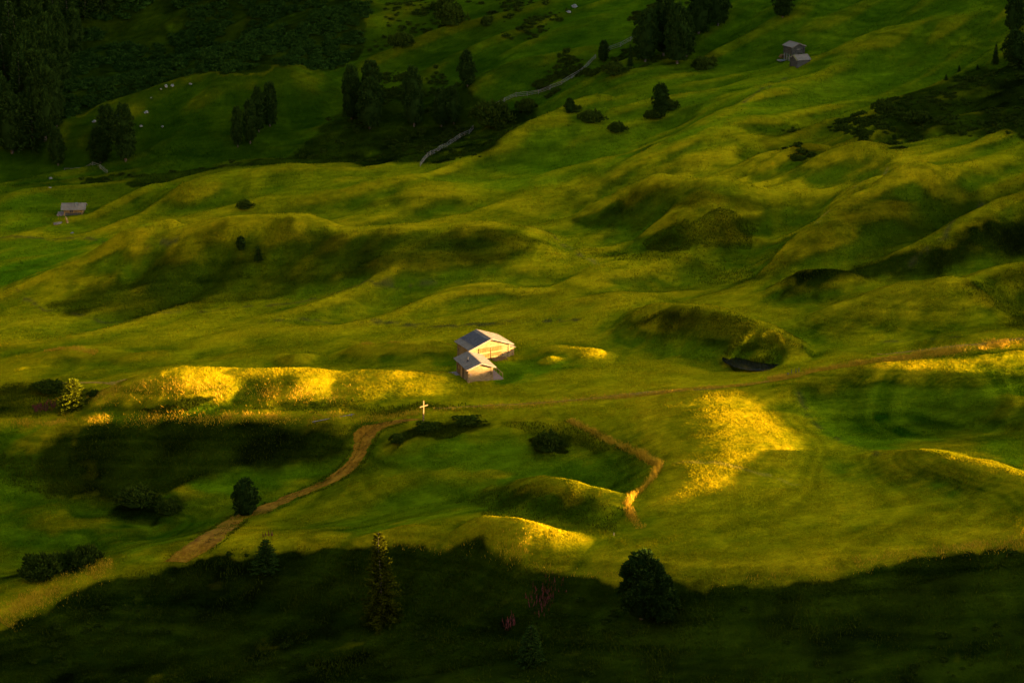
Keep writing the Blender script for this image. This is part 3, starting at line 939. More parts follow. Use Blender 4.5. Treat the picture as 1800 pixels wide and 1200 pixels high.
def stone_pine_crown(seed, n=1500, Ht=6.4, Rm=2.0, tips=(0.30, 0.075), slim=1.0, nl=64):
    """rounded column of lobed branches ending in upward brushes, unit tree about 7 m high"""
    rng = np.random.default_rng(seed)
    Rm = Rm * slim
    def prof(t):
        return Rm * np.where(t < 0.38, 0.66 + 0.34 * np.sin(np.clip(t / 0.38, 0, 1) * np.pi / 2),
                             np.clip(1 - ((t - 0.38) / 0.66) ** 1.9, 0, 1) ** 0.75)
    # branch lobes
    tl = (np.arange(nl) + rng.random(nl)) / nl * 0.98
    tl = tl ** 0.92
    al = np.arange(nl) * 2.4 + rng.normal(size=nl) * 0.5
    rl = prof(tl) * (0.58 + 0.34 * rng.random(nl))
    lc = np.c_[rl * np.cos(al), rl * np.sin(al), tl * Ht]
    ls = (0.46 + 0.34 * rng.random(nl)) * (0.5 + 0.5 * prof(tl) / Rm) * (0.75 + .25 * slim)
    lc = np.r_[lc, [[0.1 * rng.normal(), 0.1 * rng.normal(), Ht * 0.955], [0.3 * rng.normal(), 0.3 * rng.normal(), Ht * 0.88]]]
    ls = np.r_[ls, 0.26, 0.4]
    lt = rng.random(len(ls))
    w = ls ** 2 / (ls ** 2).sum()
    k = rng.choice(len(ls), n, p=w)
    d = rng.normal(size=(n, 3))
    d /= np.linalg.norm(d, axis=1, keepdims=True)
    d[:, 2] = np.abs(d[:, 2]) * 0.9 - 0.25 * (rng.random(n) < 0.5)
    c = lc[k] + d * ls[k][:, None] * np.array([1.15, 1.15, 1.0]) * (0.75 + 0.3 * rng.random((n, 1)))
    m = 7
    cc = np.repeat(c, m, 0) + rng.normal(size=(n * m, 3)) * 0.07
    rad = np.hypot(c[:, 0], c[:, 1]) + 1e-6
    out = np.c_[c[:, 0] / rad * 0.8, c[:, 1] / rad * 0.8, np.full(n, 1.1)] + d * 0.5
    dd = np.repeat(out, m, 0) + rng.normal(size=(n * m, 3)) * 0.45
    v, f = quads(cc, dd, tips[0], tips[1] * 2.2, rng)
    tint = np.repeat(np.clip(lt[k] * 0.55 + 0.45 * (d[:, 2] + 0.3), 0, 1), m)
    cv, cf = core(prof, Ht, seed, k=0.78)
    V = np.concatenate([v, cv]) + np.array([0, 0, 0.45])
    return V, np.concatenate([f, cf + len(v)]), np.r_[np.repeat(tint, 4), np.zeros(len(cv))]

def spruce_crown(seed, Ht=9.5, Rm=2.2, levels=26, dens=1.0):
    rng = np.random.default_rng(seed)
    C_, D_, T_ = [], [], []
    for k in range(levels):
        t = k / levels
        z = Ht * (0.05 + 0.93 * t)
        L0 = Rm * (1 - t) ** 0.85 + 0.12
        nb = max(4, int((10 - 5 * t) * dens))
        ph = rng.random() * 6.28
        for b in range(nb):
            th = ph + 2 * np.pi * b / nb + rng.normal() * 0.22
            L = L0 * (0.72 + 0.42 * rng.random())
            nseg = max(4, int(L / 0.13))
            s = np.linspace(0.12, 1, nseg)
            up = 0.10 + 0.75 * t
            px = np.cos(th) * L * s
            py = np.sin(th) * L * s
            pz = z + L * (up * s - 0.42 * (1 - t) * s ** 1.5 + 0.10 * s ** 3)
            p = np.c_[px, py, pz]
            side = np.array([-np.sin(th), np.cos(th), 0])
            fw = np.array([np.cos(th), np.sin(th), 0.25])
            tb = rng.random()
            for sg in (-1, 1, 0, 0):
                w = 0.30 * (1.1 - 0.5 * s)[:, None]
                q = p + side * sg * w * 0.35 + rng.normal(size=p.shape) * 0.035
                d = side * sg * 0.9 + fw * (0.7 + 0.4 * (sg == 0)) + rng.normal(size=p.shape) * 0.25
                if sg == 0:
                    d = d + np.array([0, 0, -0.35 + 0.5 * rng.random()])
                C_.append(q)
                D_.append(d)
                T_.append(np.clip(tb * 0.6 + 0.4 * s + rng.normal(size=nseg) * 0.08, 0, 1))
    c, d, tt = np.concatenate(C_), np.concatenate(D_), np.concatenate(T_)
    v, f = quads(c, d, 0.34, 0.15, rng)
    return v, f, np.repeat(tt, 4)

def bush_crown(seed, n=420, flat=0.6, leaf=(0.15, 0.075), nl=16):
    """unit shrub, radius 1: a huddle of leafy lobes of unequal height"""
    rng = np.random.default_rng(seed)
    al = np.arange(nl) * 2.4 + rng.normal(size=nl) * 0.4
    rl = np.sqrt((np.arange(nl) + 0.5) / nl) * 0.78 * (0.8 + 0.35 * rng.random(nl))
    ls = 0.20 + 0.22 * rng.random(nl)
    zl = flat * (1 - rl ** 2) * (0.35 + 0.55 * rng.random(nl))
    lc = np.c_[rl * np.cos(al), rl * np.sin(al), zl]
    lt = rng.random(nl)
    k = rng.choice(nl, n, p=ls ** 2 / (ls ** 2).sum())
    d = rng.normal(size=(n, 3))
    d /= np.linalg.norm(d, axis=1, keepdims=True)
    d[:, 2] = np.abs(d[:, 2]) * 1.0 - 0.1
    c = lc[k] + d * ls[k][:, None] * (0.75 + 0.35 * rng.random((n, 1)))
    m = 6
    cc = np.repeat(c, m, 0) + rng.normal(size=(n * m, 3)) * 0.045
    dd = np.repeat(d, m, 0) + np.array([0, 0, 0.6]) + rng.normal(size=(n * m, 3)) * 0.5
    v, f = quads(cc, dd, leaf[0], leaf[1], rng)
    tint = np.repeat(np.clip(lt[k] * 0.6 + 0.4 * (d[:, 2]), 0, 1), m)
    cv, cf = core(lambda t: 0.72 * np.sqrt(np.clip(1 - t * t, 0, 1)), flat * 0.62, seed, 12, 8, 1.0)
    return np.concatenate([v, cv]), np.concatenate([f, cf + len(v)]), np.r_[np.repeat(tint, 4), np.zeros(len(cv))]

def trunk_mesh(name, Ht, r0, seed, limbs=0):
    rng = np.random.default_rng(seed)
    mb = MB()
    n = 6
    p = [Vector((0.12 * rng.normal() * k / n, 0.12 * rng.normal() * k / n, Ht * k / n - 0.4 * (k == 0))) for k in range(n + 1)]
    p[0].x = p[0].y = 0
    for k in range(n):
        mb.tube(p[k], p[k + 1], r0 * (1 - 0.85 * k / n), r0 * (1 - 0.85 * (k + 1) / n), 8)
    for _ in range(limbs):
        k = rng.integers(1, n)
        th = rng.random() * 6.28
        L = 0.9 + rng.random() * 0.6
        mb.tube(p[k], p[k] + Vector((math.cos(th) * L, math.sin(th) * L, 0.5)), r0 * 0.28, r0 * 0.08, 5)
    me = bpy.data.meshes.new(name)
    me.from_pydata([tuple(v) for v in mb.v], [], mb.f)
    me.materials.append(M['bark'])
    return me

def mk(nm, vft, mat):
    v, f, t = vft
    return mesh_np(nm, v, f, mat, False, {"tint": t})

CROWN = {}
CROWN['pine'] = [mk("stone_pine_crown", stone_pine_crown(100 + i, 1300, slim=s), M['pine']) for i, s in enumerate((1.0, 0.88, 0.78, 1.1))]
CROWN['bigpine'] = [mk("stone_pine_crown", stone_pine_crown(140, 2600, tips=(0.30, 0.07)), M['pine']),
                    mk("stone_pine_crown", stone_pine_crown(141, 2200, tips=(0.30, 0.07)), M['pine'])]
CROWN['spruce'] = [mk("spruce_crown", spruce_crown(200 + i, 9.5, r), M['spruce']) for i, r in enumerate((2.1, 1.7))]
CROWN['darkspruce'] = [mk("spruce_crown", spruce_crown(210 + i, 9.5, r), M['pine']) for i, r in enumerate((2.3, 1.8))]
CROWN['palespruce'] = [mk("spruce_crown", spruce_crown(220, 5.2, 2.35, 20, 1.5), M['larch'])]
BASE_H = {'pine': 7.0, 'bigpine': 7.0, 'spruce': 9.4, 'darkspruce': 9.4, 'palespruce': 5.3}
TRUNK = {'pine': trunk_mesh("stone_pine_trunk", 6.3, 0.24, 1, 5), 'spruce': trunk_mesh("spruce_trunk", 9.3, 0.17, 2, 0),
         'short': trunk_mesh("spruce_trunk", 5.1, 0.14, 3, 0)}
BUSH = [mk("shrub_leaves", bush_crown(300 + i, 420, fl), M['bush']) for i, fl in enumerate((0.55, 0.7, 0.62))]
DWARF = [mk("dwarf_pine_needles", bush_crown(320 + i, 360, fl, (0.17, 0.07)), M['dwarf']) for i, fl in enumerate((0.6, 0.75, 0.55))]

def pxm(y):
    """photo pixels per metre at distance y"""
    return F / (y * 1.03)

def tree(kind, u, vb, vt, wpx, label, group=None, name=None, var=None, cat='tree', flat=False):
    """stands where the photo has its foot: height from foot to tip, crown width wpx"""
    x, y = hit(u, vb)
    z = float(Z(x, y)[0])
    k = F / math.hypot(y, CZ - z)
    hgt = (vb - vt) / k / 0.96
    wid = wpx / k
    name = name or {'pine': 'stone_pine', 'bigpine': 'stone_pine', 'spruce': 'spruce_tree', 'darkspruce': 'spruce_tree', 'palespruce': 'spruce_tree'}[kind]
    e = bpy.data.objects.new(name, None)
    COL.objects.link(e)
    e.location = (x, y, z - 0.15)
    e.rotation_euler = (RNG.normal() * 0.02, RNG.normal() * 0.02, RNG.random() * 6.28)
    lst = CROWN[kind]
    me = lst[(var if var is not None else int(RNG.integers(len(lst)))) % len(lst)]
    vs = np.empty(len(me.vertices) * 3, np.float32)
    me.vertices.foreach_get("co", vs)
    W0 = 2 * np.percentile(np.hypot(vs[0::3], vs[1::3]), 96)
    sz = hgt / BASE_H[kind]
    sx = wid / W0
    e.scale = (sx, sx, sz)
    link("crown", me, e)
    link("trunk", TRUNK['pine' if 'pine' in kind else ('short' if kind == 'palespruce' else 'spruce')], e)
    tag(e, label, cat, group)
    return e

def bush(u, vb, wpx, hpx, label, group=None, mats='bush', name='shrub', depth=0.8):
    x, y = hit(u, vb)
    z = float(Z(x, y)[0])
    k = F / math.hypot(y, CZ - z)
    lst = BUSH if mats == 'bush' else DWARF
    me = lst[int(RNG.integers(len(lst)))]
    o = link(name, me)
    rx = wpx / k / 2
    o.location = (x, y + rx * depth * 0.8, float(Z(x, y + rx * depth * 0.8)[0]) - 0.1)
    o.scale = (rx, rx * depth, max(hpx / k / 0.75, 0.25))
    o.rotation_euler = (0, 0, RNG.normal() * 0.3)
    tag(o, label, 'shrub' if mats == 'bush' else 'dwarf pine', group)
    return o

# lone trees
tree('pine', 433, 905, 838, 47, "plump dark stone pine standing at the lower edge of the ochre dirt track", var=3)
tree('bigpine', 1128, 1085, 966, 80, "large bushy stone pine on the near bank below the yellow meadow edge", var=0)
tree('bigpine', 1168, 1092, 1010, 46, "smaller stone pine pressed against the right side of the large bushy pine", var=1)
tree('spruce', 673, 1092, 926, 66, "tall spruce with only its pale tip catching the last sun", var=0)
tree('darkspruce', 468, 1000, 944, 50, "short dark spruce poking above the crest of the near slope", var=0)
tree('palespruce', 130, 716, 663, 54, "bright sunlit young spruce beside pink flowers at the end of the golden bank", var=0)
tree('darkspruce', 932, 1165, 1095, 46, "near-black young spruce low on the foreground slope under the pink flower spikes", var=1)
tree('pine', 424, 439, 414, 17, "small round stone pine on the crest of the grassy ridge", var=0)
tree('darkspruce', 455, 457, 431, 17, "small pointed conifer just below the crest of the grassy ridge", var=0)
tree('pine', 822, 152, 90, 31, "single stone pine on the slope above the long pole fence", var=0)
tree('pine', 1061, 108, 71, 19, "slim stone pine right beside the upper pole fence", var=1)
tree('pine', 1001, 199, 172, 18, "little round stone pine on the tip of the grassy spur", var=3)
tree('pine', 1160, 203, 147, 31, "single stone pine standing on the open slope below the top conifer clump", var=0)
tree('pine', 102, 290, 225, 30, "leaf-shaped stone pine at the left end of the grey pole fence", var=0)
tree('pine', 1376, 30, -25, 38, "stone pine cut by the top edge above the two grey huts", var=0)
# clumps
for (u, vb, vt, w, lab) in (
    (190, 250, 185, 36, "rear pine of the three on the left hillock, half hidden by the other two"),
    (177, 286, 221, 42, "shortest and nearest pine of the three on the left hillock"),
    (221, 283, 184, 40, "tallest pine of the three on the left hillock")):
    tree('pine', u, vb, vt, w, lab, "pines on the left hillock")
for (u, vb, vt, w, lab) in (
    (474, 222, 147, 28, "tallest pine of the group on the right shoulder of the left hillock"),
    (455, 232, 154, 24, "pine close against the tallest one on the hillock's right shoulder"),
    (440, 252, 176, 26, "pine in the middle of the row down the hillock's right shoulder"),
    (418, 258, 188, 22, "lowest and leftmost pine of the row down the hillock's right shoulder")):
    tree('pine', u, vb, vt, w, lab, "pines on the shoulder of the left hillock")
for (u, vb, vt, w, lab) in (
    (618, 210, 117, 36, "left pine of the three thick pines in the dark gully"),
    (655, 200, 109, 42, "rear right pine of the three thick pines in the dark gully"),
    (650, 226, 140, 44, "front pine of the three thick pines in the dark gully"),
    (728, 222, 120, 38, "tall pine standing by itself between the two gully clumps"),
    (776, 222, 155, 30, "left tree of the pair of slim pines at the right of the gully"),
    (798, 218, 152, 28, "right tree of the pair of slim pines at the right of the gully")):
    tree('pine', u, vb, vt, w, lab, "pines in the dark gully")
for (u, vb, vt, w, lab, kd) in (
    (1134, 108, 20, 46, "left stone pine of the dark clump at the top of the slope", 'pine'),
    (1166, 98, -10, 42, "stone pine cut by the top edge near the left of the top clump", 'pine'),
    (1190, 112, 10, 44, "front stone pine in the middle of the dark clump at the top", 'pine'),
    (1207, 100, 30, 30, "right stone pine of the dark clump at the top of the slope", 'pine'),
    (1108, 116, 78, 11, "slim sapling at the left foot of the top conifer clump", 'darkspruce'),
    (1228, 60, -30, 44, "tree cut by the top edge just right of the top clump", 'pine'),
    (1262, 45, -35, 40, "tree cut by the top edge halfway between the top clump and the grey huts", 'pine')):
    tree(kd, u, vb, vt, w, lab, "conifers of the top clump")
for (u, vb, vt, w, lab, kd) in (
    (1782, 58, -25, 34, "upper stone pine cut by the right end of the top edge", 'pine'),
    (1783, 112, 54, 44, "bushy stone pine on the right edge below the upper one", 'pine'),
    (1749, 112, 78, 13, "slim sapling left of the bushy pine on the right edge", 'darkspruce'),
    (1686, 126, 114, 7, "tiny upper sapling on the scrub slope at the far right", 'darkspruce'),
    (1663, 141, 130, 7, "tiny lower sapling on the scrub slope at the far right", 'darkspruce'),
    (1718, 122, 112, 6, "tiny sapling nearest the slim one on the right scrub slope", 'darkspruce')):
    tree(kd, u, vb, vt, w, lab, "conifers at the right edge")
wood = [(22, 268, 165, 56), (58, 262, 155, 50), (80, 246, 122, 46), (5, 240, 130, 50), (38, 215, 95, 50), (68, 200, 92, 44), (92, 190, 100, 40), (12, 180, 62, 50),
        (50, 150, 40, 50), (84, 140, 28, 48), (20, 110, 5, 46), (60, 92, -10, 46), (100, 105, 14, 40), (120, 60, -30, 44), (30, 50, -40, 50), (85, 40, -40, 46), (150, 30, -40, 44), (60, 235, 140, 40), (100, 225, 128, 30), (-8, 205, 100, 44), (45, 180, 70, 46), (75, 170, 60, 44), (30, 140, 30, 48), (110, 150, 62, 36), (15, 80, -20, 44), (95, 75, -15, 42), (130, 95, 20, 34), (40, 262, 170, 40), (180, 20, -40, 40)]
for i, (u, vb, vt, w) in enumerate(wood):
    tree('darkspruce' if i % 3 == 1 else 'pine', u, vb, vt, w, "near-black conifer standing in the dense dark wood at the left edge", "conifers of the dark wood at the left edge")

# shrubs
for (u, vb, w, h, lab) in (
    (1240, 124, 48, 18, "dark low shrub on the grass right of the top conifer clump"),
    (868, 232, 84, 34, "widest dark thicket shrub between the two lengths of pole fence"),
    (925, 200, 40, 22, "upright dark shrub under the bend of the pole fence"),
    (1042, 220, 50, 16, "shrub mound right of the little pine on the spur"),
    (1086, 238, 34, 14, "dark shrub in the dip below the single pine on the open slope"),
    (1180, 196, 30, 14, "shrub at the right foot of the single pine on the open slope"),
    (1150, 214, 40, 14, "shrub below the single pine on the open slope"),
    (1012, 200, 22, 10, "small shrub at the foot of the little pine on the spur"),
    (1082, 136, 44, 18, "shrub below the slim pine at the upper fence"),
    (430, 372, 32, 12, "fresh green shrub alone on the near meadow above the ridge"),
    (796, 56, 54, 30, "big dark shrub high on the slope near the top edge"),
    (778, 24, 40, 22, "dark shrub touching the top edge above the big one"),
    (856, 50, 24, 14, "small shrub right of the big dark one near the top"),
    (704, 100, 50, 24, "shrub on the slope over the tall gully pine"),
    (240, 903, 80, 26, "rank tufted shrub on the bank left of the dirt track"),
    (296, 910, 46, 20, "second shrub on the bank, nearest to the dirt track"),
    (76, 1018, 104, 36, "low dark thicket shrub behind the left end of the near crest"),
    (146, 995, 64, 34, "rounded shrub adjoining the low thicket at the left"),
    (965, 798, 54, 28, "lone dark round shrub in the middle of the lower meadow"),
    (700, 782, 36, 12, "dark shrub under the cross beside the dirt track"),
    (755, 762, 64, 10, "dark shrub just right below the wayside cross"),
    (825, 750, 64, 9, "long dark shrub on the bank edge right of the cross"),
    (86, 696, 70, 14, "dark shrub behind the sunlit young spruce"),
    (165, 698, 26, 10, "dark shrub right of the sunlit young spruce"),
    (1556, 200, 44, 20, "dark shrub on the upper right scrub slope"),
    (1612, 226, 60, 18, "wide shrub lower on the upper right scrub slope")):
    bush(u, vb, w, h, lab, "dark shrubs on the slopes")

# dwarf pine thicket on the upper left slope: one mass nobody could count
def scatter_blobs(name, meshes, spots, sizes, zs, mat, label, cat, flat=1.0):
    V, Fq, T, o = [], [], [], 0
    data = []
    for me in meshes:
        v = np.empty(len(me.vertices) * 3, np.float32)
        me.vertices.foreach_get("co", v)
        v = v.reshape(-1, 3)
        f = np.empty(len(me.loops), np.int32)
        me.loops.foreach_get("vertex_index", f)
        t = np.empty(len(me.vertices), np.float32)
        me.attributes["tint"].data.foreach_get("value", t)
        data.append((v, f.reshape(-1, 4), t))
    for i, (x, y) in enumerate(spots):
        v, f, t = data[int(RNG.integers(len(data)))]
        a = RNG.random() * 6.28
        c, s = math.cos(a), math.sin(a)
        r = sizes[i]
        p = np.c_[(v[:, 0] * c - v[:, 1] * s) * r, (v[:, 0] * s + v[:, 1] * c) * r, v[:, 2] * r * flat]
        V.append(p + np.array([x, y, zs[i] - 0.15]))
        Fq.append(f + o)
        T.append(np.clip(t * 0.7 + 0.3 * RNG.random(), 0, 1))
        o += len(v)
    if not V:
        return None
    ob = link(name, mesh_np(name, np.concatenate(V), np.concatenate(Fq), mat, False, {"tint": np.concatenate(T)}))
    tag(ob, label, cat, kind='stuff')
    return ob

def in_zone(zones, idx, n, soft=0.3):
    """random ground points inside the given zones"""
    out = []
    for i in idx:
        poly = zones[i][0]
        x0, y0 = poly.min(0)
        x1, y1 = poly.max(0)
        x = RNG.uniform(x0, x1, n)
        y = RNG.uniform(y0, y1, n)
        keep = poly_mask(poly, x, y, 1.0, 1.5, i) > RNG.random(n) * soft + 0.3
        out.append(np.c_[x, y][keep])
    return np.concatenate(out)

def in_view(p, m=0.02):
    s = p[:, 0] / p[:, 1]
    return (s > -0.225 - m) & (s < 0.225 + m) & (p[:, 1] > 262) & (p[:, 1] < 660)

LITE_D = [mk("dwarf_pine_needles", bush_crown(340 + i, 75, fl, (0.26, 0.12), 9), M['dwarf']) for i, fl in enumerate((0.75, 0.9, 0.65))]
LITE_B = [mk("shrub_leaves", bush_crown(350 + i, 60, fl, (0.28, 0.14), 8), M['bush']) for i, fl in enumerate((0.5, 0.65))]
p = in_zone(SCRUB_SHADE, [3], 7000)
dens = fbm(p[:, 0] / 9, p[:, 1] / 9, 130, 2)
p = p[(dens > -0.5 + 0.3 * RNG.random(len(p))) & in_view(p)][:2600]
sz = 0.9 + 1.3 * RNG.random(len(p)) ** 1.5
scatter_blobs("dwarf_pine_thicket", LITE_D, p, sz, Z(p[:, 0], p[:, 1]), M['dwarf'], "dark dwarf pine thicket covering the upper left mountainside", 'dwarf pine thicket', 0.9)
p = in_zone(SCRUB_SHADE, [4, 5, 6, 7, 8, 9, 10], 1500)
dens = fbm(p[:, 0] / 7, p[:, 1] / 7, 131, 2)
p = p[(dens > 0.0) & in_view(p)]
sz = 0.4 + 0.9 * RNG.random(len(p)) ** 2
scatter_blobs("heath_scrub", LITE_B, p, sz, Z(p[:, 0], p[:, 1]), M['bush'], "low dark heath scrub on the far gully sides and upper slopes", 'heath scrub', 0.8)
p = in_zone(SCRUB_SHADE, [0], 2600)
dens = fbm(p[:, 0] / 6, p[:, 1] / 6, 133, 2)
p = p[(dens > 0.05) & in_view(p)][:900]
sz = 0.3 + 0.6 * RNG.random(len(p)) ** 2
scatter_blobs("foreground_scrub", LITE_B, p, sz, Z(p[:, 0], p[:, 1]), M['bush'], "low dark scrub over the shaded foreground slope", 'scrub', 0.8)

# ------------------------------------------------------------------ grasses and herbs: masses of blades
def blades(name, p, hgt, wid, mat, label, cat, tint=None, lean=0.35, per=1):
    p = np.repeat(p, per, 0) + (RNG.normal(size=(len(p) * per, 2)) * 0.12 if per > 1 else 0)
    hgt = np.repeat(hgt, per) if np.ndim(hgt) else np.full(len(p), hgt)
    n = len(p)
    z = gsample(GZ, p[:, 0], p[:, 1])
    base = np.c_[p, z - 0.03]
    a = RNG.random(n) * np.pi
    side = np.c_[np.cos(a), np.sin(a), np.zeros(n)] * (wid * (0.6 + 0.8 * RNG.random(n)))[:, None] / 2
    h = hgt * (0.6 + 0.8 * RNG.random(n))
    ln = RNG.normal(size=(n, 2)) * lean
    tip = base + np.c_[ln * h[:, None], h]
    v = np.stack([base - side, base + side, tip], 1).reshape(-1, 3)
    f = np.arange(3 * n).reshape(n, 3)
    t = (0.25 + 0.75 * RNG.random(n)) if tint is None else tint(n)
    clump = 0.5 + 0.5 * fbm(p[:, 0] / 3, p[:, 1] / 3, 150, 2)
    t = np.clip(t * 0.6 + clump * 0.4, 0, 1)
    o = link(name, mesh_np(name, v, f, mat, False, {"tint": np.repeat(t, 3)}))
    tag(o, label, cat, kind='stuff')
    return o

def along(txt, n, spread):
    q = world_poly(txt)
    d = np.r_[0, np.cumsum(np.hypot(*np.diff(q, axis=0).T))]
    t = RNG.random(n) * d[-1]
    x, y = np.interp(t, d, q[:, 0]), np.interp(t, d, q[:, 1])
    j = np.clip(np.searchsorted(d, t) - 1, 0, len(q) - 2)
    dx = (q[1:] - q[:-1])[j]
    nn = np.c_[-dx[:, 1], dx[:, 0]] / (np.hypot(dx[:, 0], dx[:, 1])[:, None] + 1e-9)
    k = 0.5 + 0.5 * fbm(x / 2.5, y / 2.5, 160, 2)
    off = RNG.normal(size=n) * spread
    pp = np.c_[x, y] + nn * off[:, None]
    return pp[RNG.random(n) < np.clip(k * 1.6, 0.1, 1)]

STRAW = [("0 742; 150 738; 300 732; 500 735; 620 733; 760 722; 900 714; 1020 704; 1100 695", 9000, 0.7), ("1060 700; 1160 692; 1260 683; 1370 666", 6000, 0.5),
         ("1350 668; 1420 656; 1500 642; 1600 626; 1700 612; 1820 596", 16000, 1.0),
         ("1000 740; 1040 758; 1080 778; 1125 798; 1160 818; 1150 838; 1120 868; 1102 888; 1110 908; 1130 928", 9000, 0.32),
         ("0 1092; 60 1050; 130 1012; 200 990", 4000, 1.2), ("1500 988; 1600 974; 1700 962; 1810 956", 1800, 0.6), ("1250 1018; 1420 1008; 1560 986", 500, 0.6),
         ("870 952; 900 958; 930 968; 900 974", 700, 1.0), ("200 692; 300 680; 420 692; 560 694; 640 692", 3000, 1.2), ("100 700; 200 700; 180 690", 1500, 1.2),
         ("640 602; 700 600; 790 601", 1800, 0.5), ("80 620; 170 618", 1200, 0.5), ("690 953; 820 956; 960 998; 1100 1010", 500, 0.4)]
pp = np.concatenate([along(t, n, s) for t, n, s in STRAW])
hh = 0.36 + 0.16 * fbm(pp[:, 0] / 2, pp[:, 1] / 2, 174, 2) + 0.30 * line_mask(world_poly("1125 798; 1160 818; 1150 838; 1120 868; 1102 888; 1112 912"), pp[:, 0], pp[:, 1], 1.2)
blades("tall_dry_grass", pp, np.clip(hh, 0.12, 0.9), 0.07, M['straw'], "tall straw-coloured grass in fringes along the paths and bank edges", 'tall grass')
def meadow(name, n, y0, y1, hgt, wid, label):
    """upright grass over the open ground, each blade coloured like the sward it grows from"""
    t = RNG.random(n)
    yy = y0 * (y1 / y0) ** t
    xx = RNG.uniform(-0.236, 0.236, n) * yy
    hv = hgt * (0.55 + 0.9 * RNG.random(n)) * (0.8 + 0.5 * fbm(xx / 4, yy / 3, 152, 2))
    hv = np.clip(hv, 0.05, 0.6)
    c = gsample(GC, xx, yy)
    z = gsample(GZ, xx, yy)
    a = RNG.random(n) * np.pi
    side = np.c_[np.cos(a), np.sin(a), np.zeros(n)] * (wid * (0.6 + 0.8 * RNG.random(n)))[:, None] / 2
    base = np.c_[xx, yy, z - 0.02]
    tip = base + np.c_[RNG.normal(size=(n, 2)) * 0.3 * hv[:, None], hv]
    v = np.stack([base - side, base + side, tip + side * 0.4, tip - side * 0.4], 1).reshape(-1, 3)
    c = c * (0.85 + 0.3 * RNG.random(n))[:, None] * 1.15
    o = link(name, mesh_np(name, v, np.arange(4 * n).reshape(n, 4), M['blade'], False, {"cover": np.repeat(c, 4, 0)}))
    tag(o, label, 'meadow grass', kind='stuff')
meadow("meadow_grass", 950000, 292, 425, 0.16, 0.085, "short upright grass of the near and middle meadows")
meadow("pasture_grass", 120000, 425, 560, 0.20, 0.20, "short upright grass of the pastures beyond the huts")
pp = in_zone(SCRUB_SHADE, [0], 150000)
pp = pp[in_view(pp)]
dens = fbm(pp[:, 0] / 5, pp[:, 1] / 5, 170, 3)
pp = pp[dens > -0.35 + 0.5 * RNG.random(len(pp))][:70000]
hh = 0.38 + 0.3 * fbm(pp[:, 0] / 4, pp[:, 1] / 4, 171, 2)
blades("tall_herbs", pp, np.clip(hh, 0.15, 0.8), 0.10, M['herb'], "rank dark herbs and grasses over the foreground slope", 'herbs')
pp = in_zone(SCRUB_SHADE, [1, 2, 11, 12, 14, 15, 17, 18, 19, 20, 21, 22, 23, 24, 25], 9000)
pp = pp[in_view(pp)][:60000]
blades("bank_herbs", pp, 0.34, 0.10, M['herb'], "rank green herbs on the unmown banks and hollows", 'herbs')
tk = np.concatenate([along("655 752; 636 768; 630 790; 622 806; 606 824; 578 842; 545 857; 515 869; 470 888", 900, 0.12),
                     along("690 742; 640 748; 618 754; 614 770; 616 786; 608 806; 594 823; 572 839; 542 854; 508 867; 460 886", 1500, 0.3),
                     along("720 741; 686 750; 668 760; 660 776; 650 796; 640 813; 626 827; 604 842; 570 858; 532 872; 470 902", 1500, 0.3),
                     along("410 905; 383 921; 350 941; 318 963; 290 982", 900, 0.3), along("436 911; 416 930; 396 950; 366 972", 900, 0.3),
                     along("415 918; 392 936; 362 956; 335 974", 500, 0.5)])
blades("verge_grass", tk, 0.22, 0.12, M['herb'], "green grass along the verges and middle of the dirt track", 'verge grass')
pe = np.concatenate([along("1275 616; 1284 626; 1296 634; 1310 637; 1330 636; 1350 632; 1368 626", 1100, 0.5), along("1282 614; 1310 611; 1345 612; 1368 620", 600, 0.5)])
blades("pond_sedge", pe, 0.45, 0.10, M['herb'], "dark sedge around the rim of the little pond", 'sedge')
pk = np.concatenate([along("930 1062; 950 1050; 975 1045", 160, 1.3), along("885 1100; 905 1092", 60, 0.6), along("985 1028; 1000 1030", 20, .5),
                     along("60 722; 85 716; 100 712", 220, 1.3), along("118 720; 130 718", 50, 0.4), along("462 944; 480 942", 20, .3)])
blades("willowherb", pk, 0.75, 0.14, M['pink'], "pink willowherb spikes among the dark herbs and by the young spruce", 'wild flowers', lean=0.12)

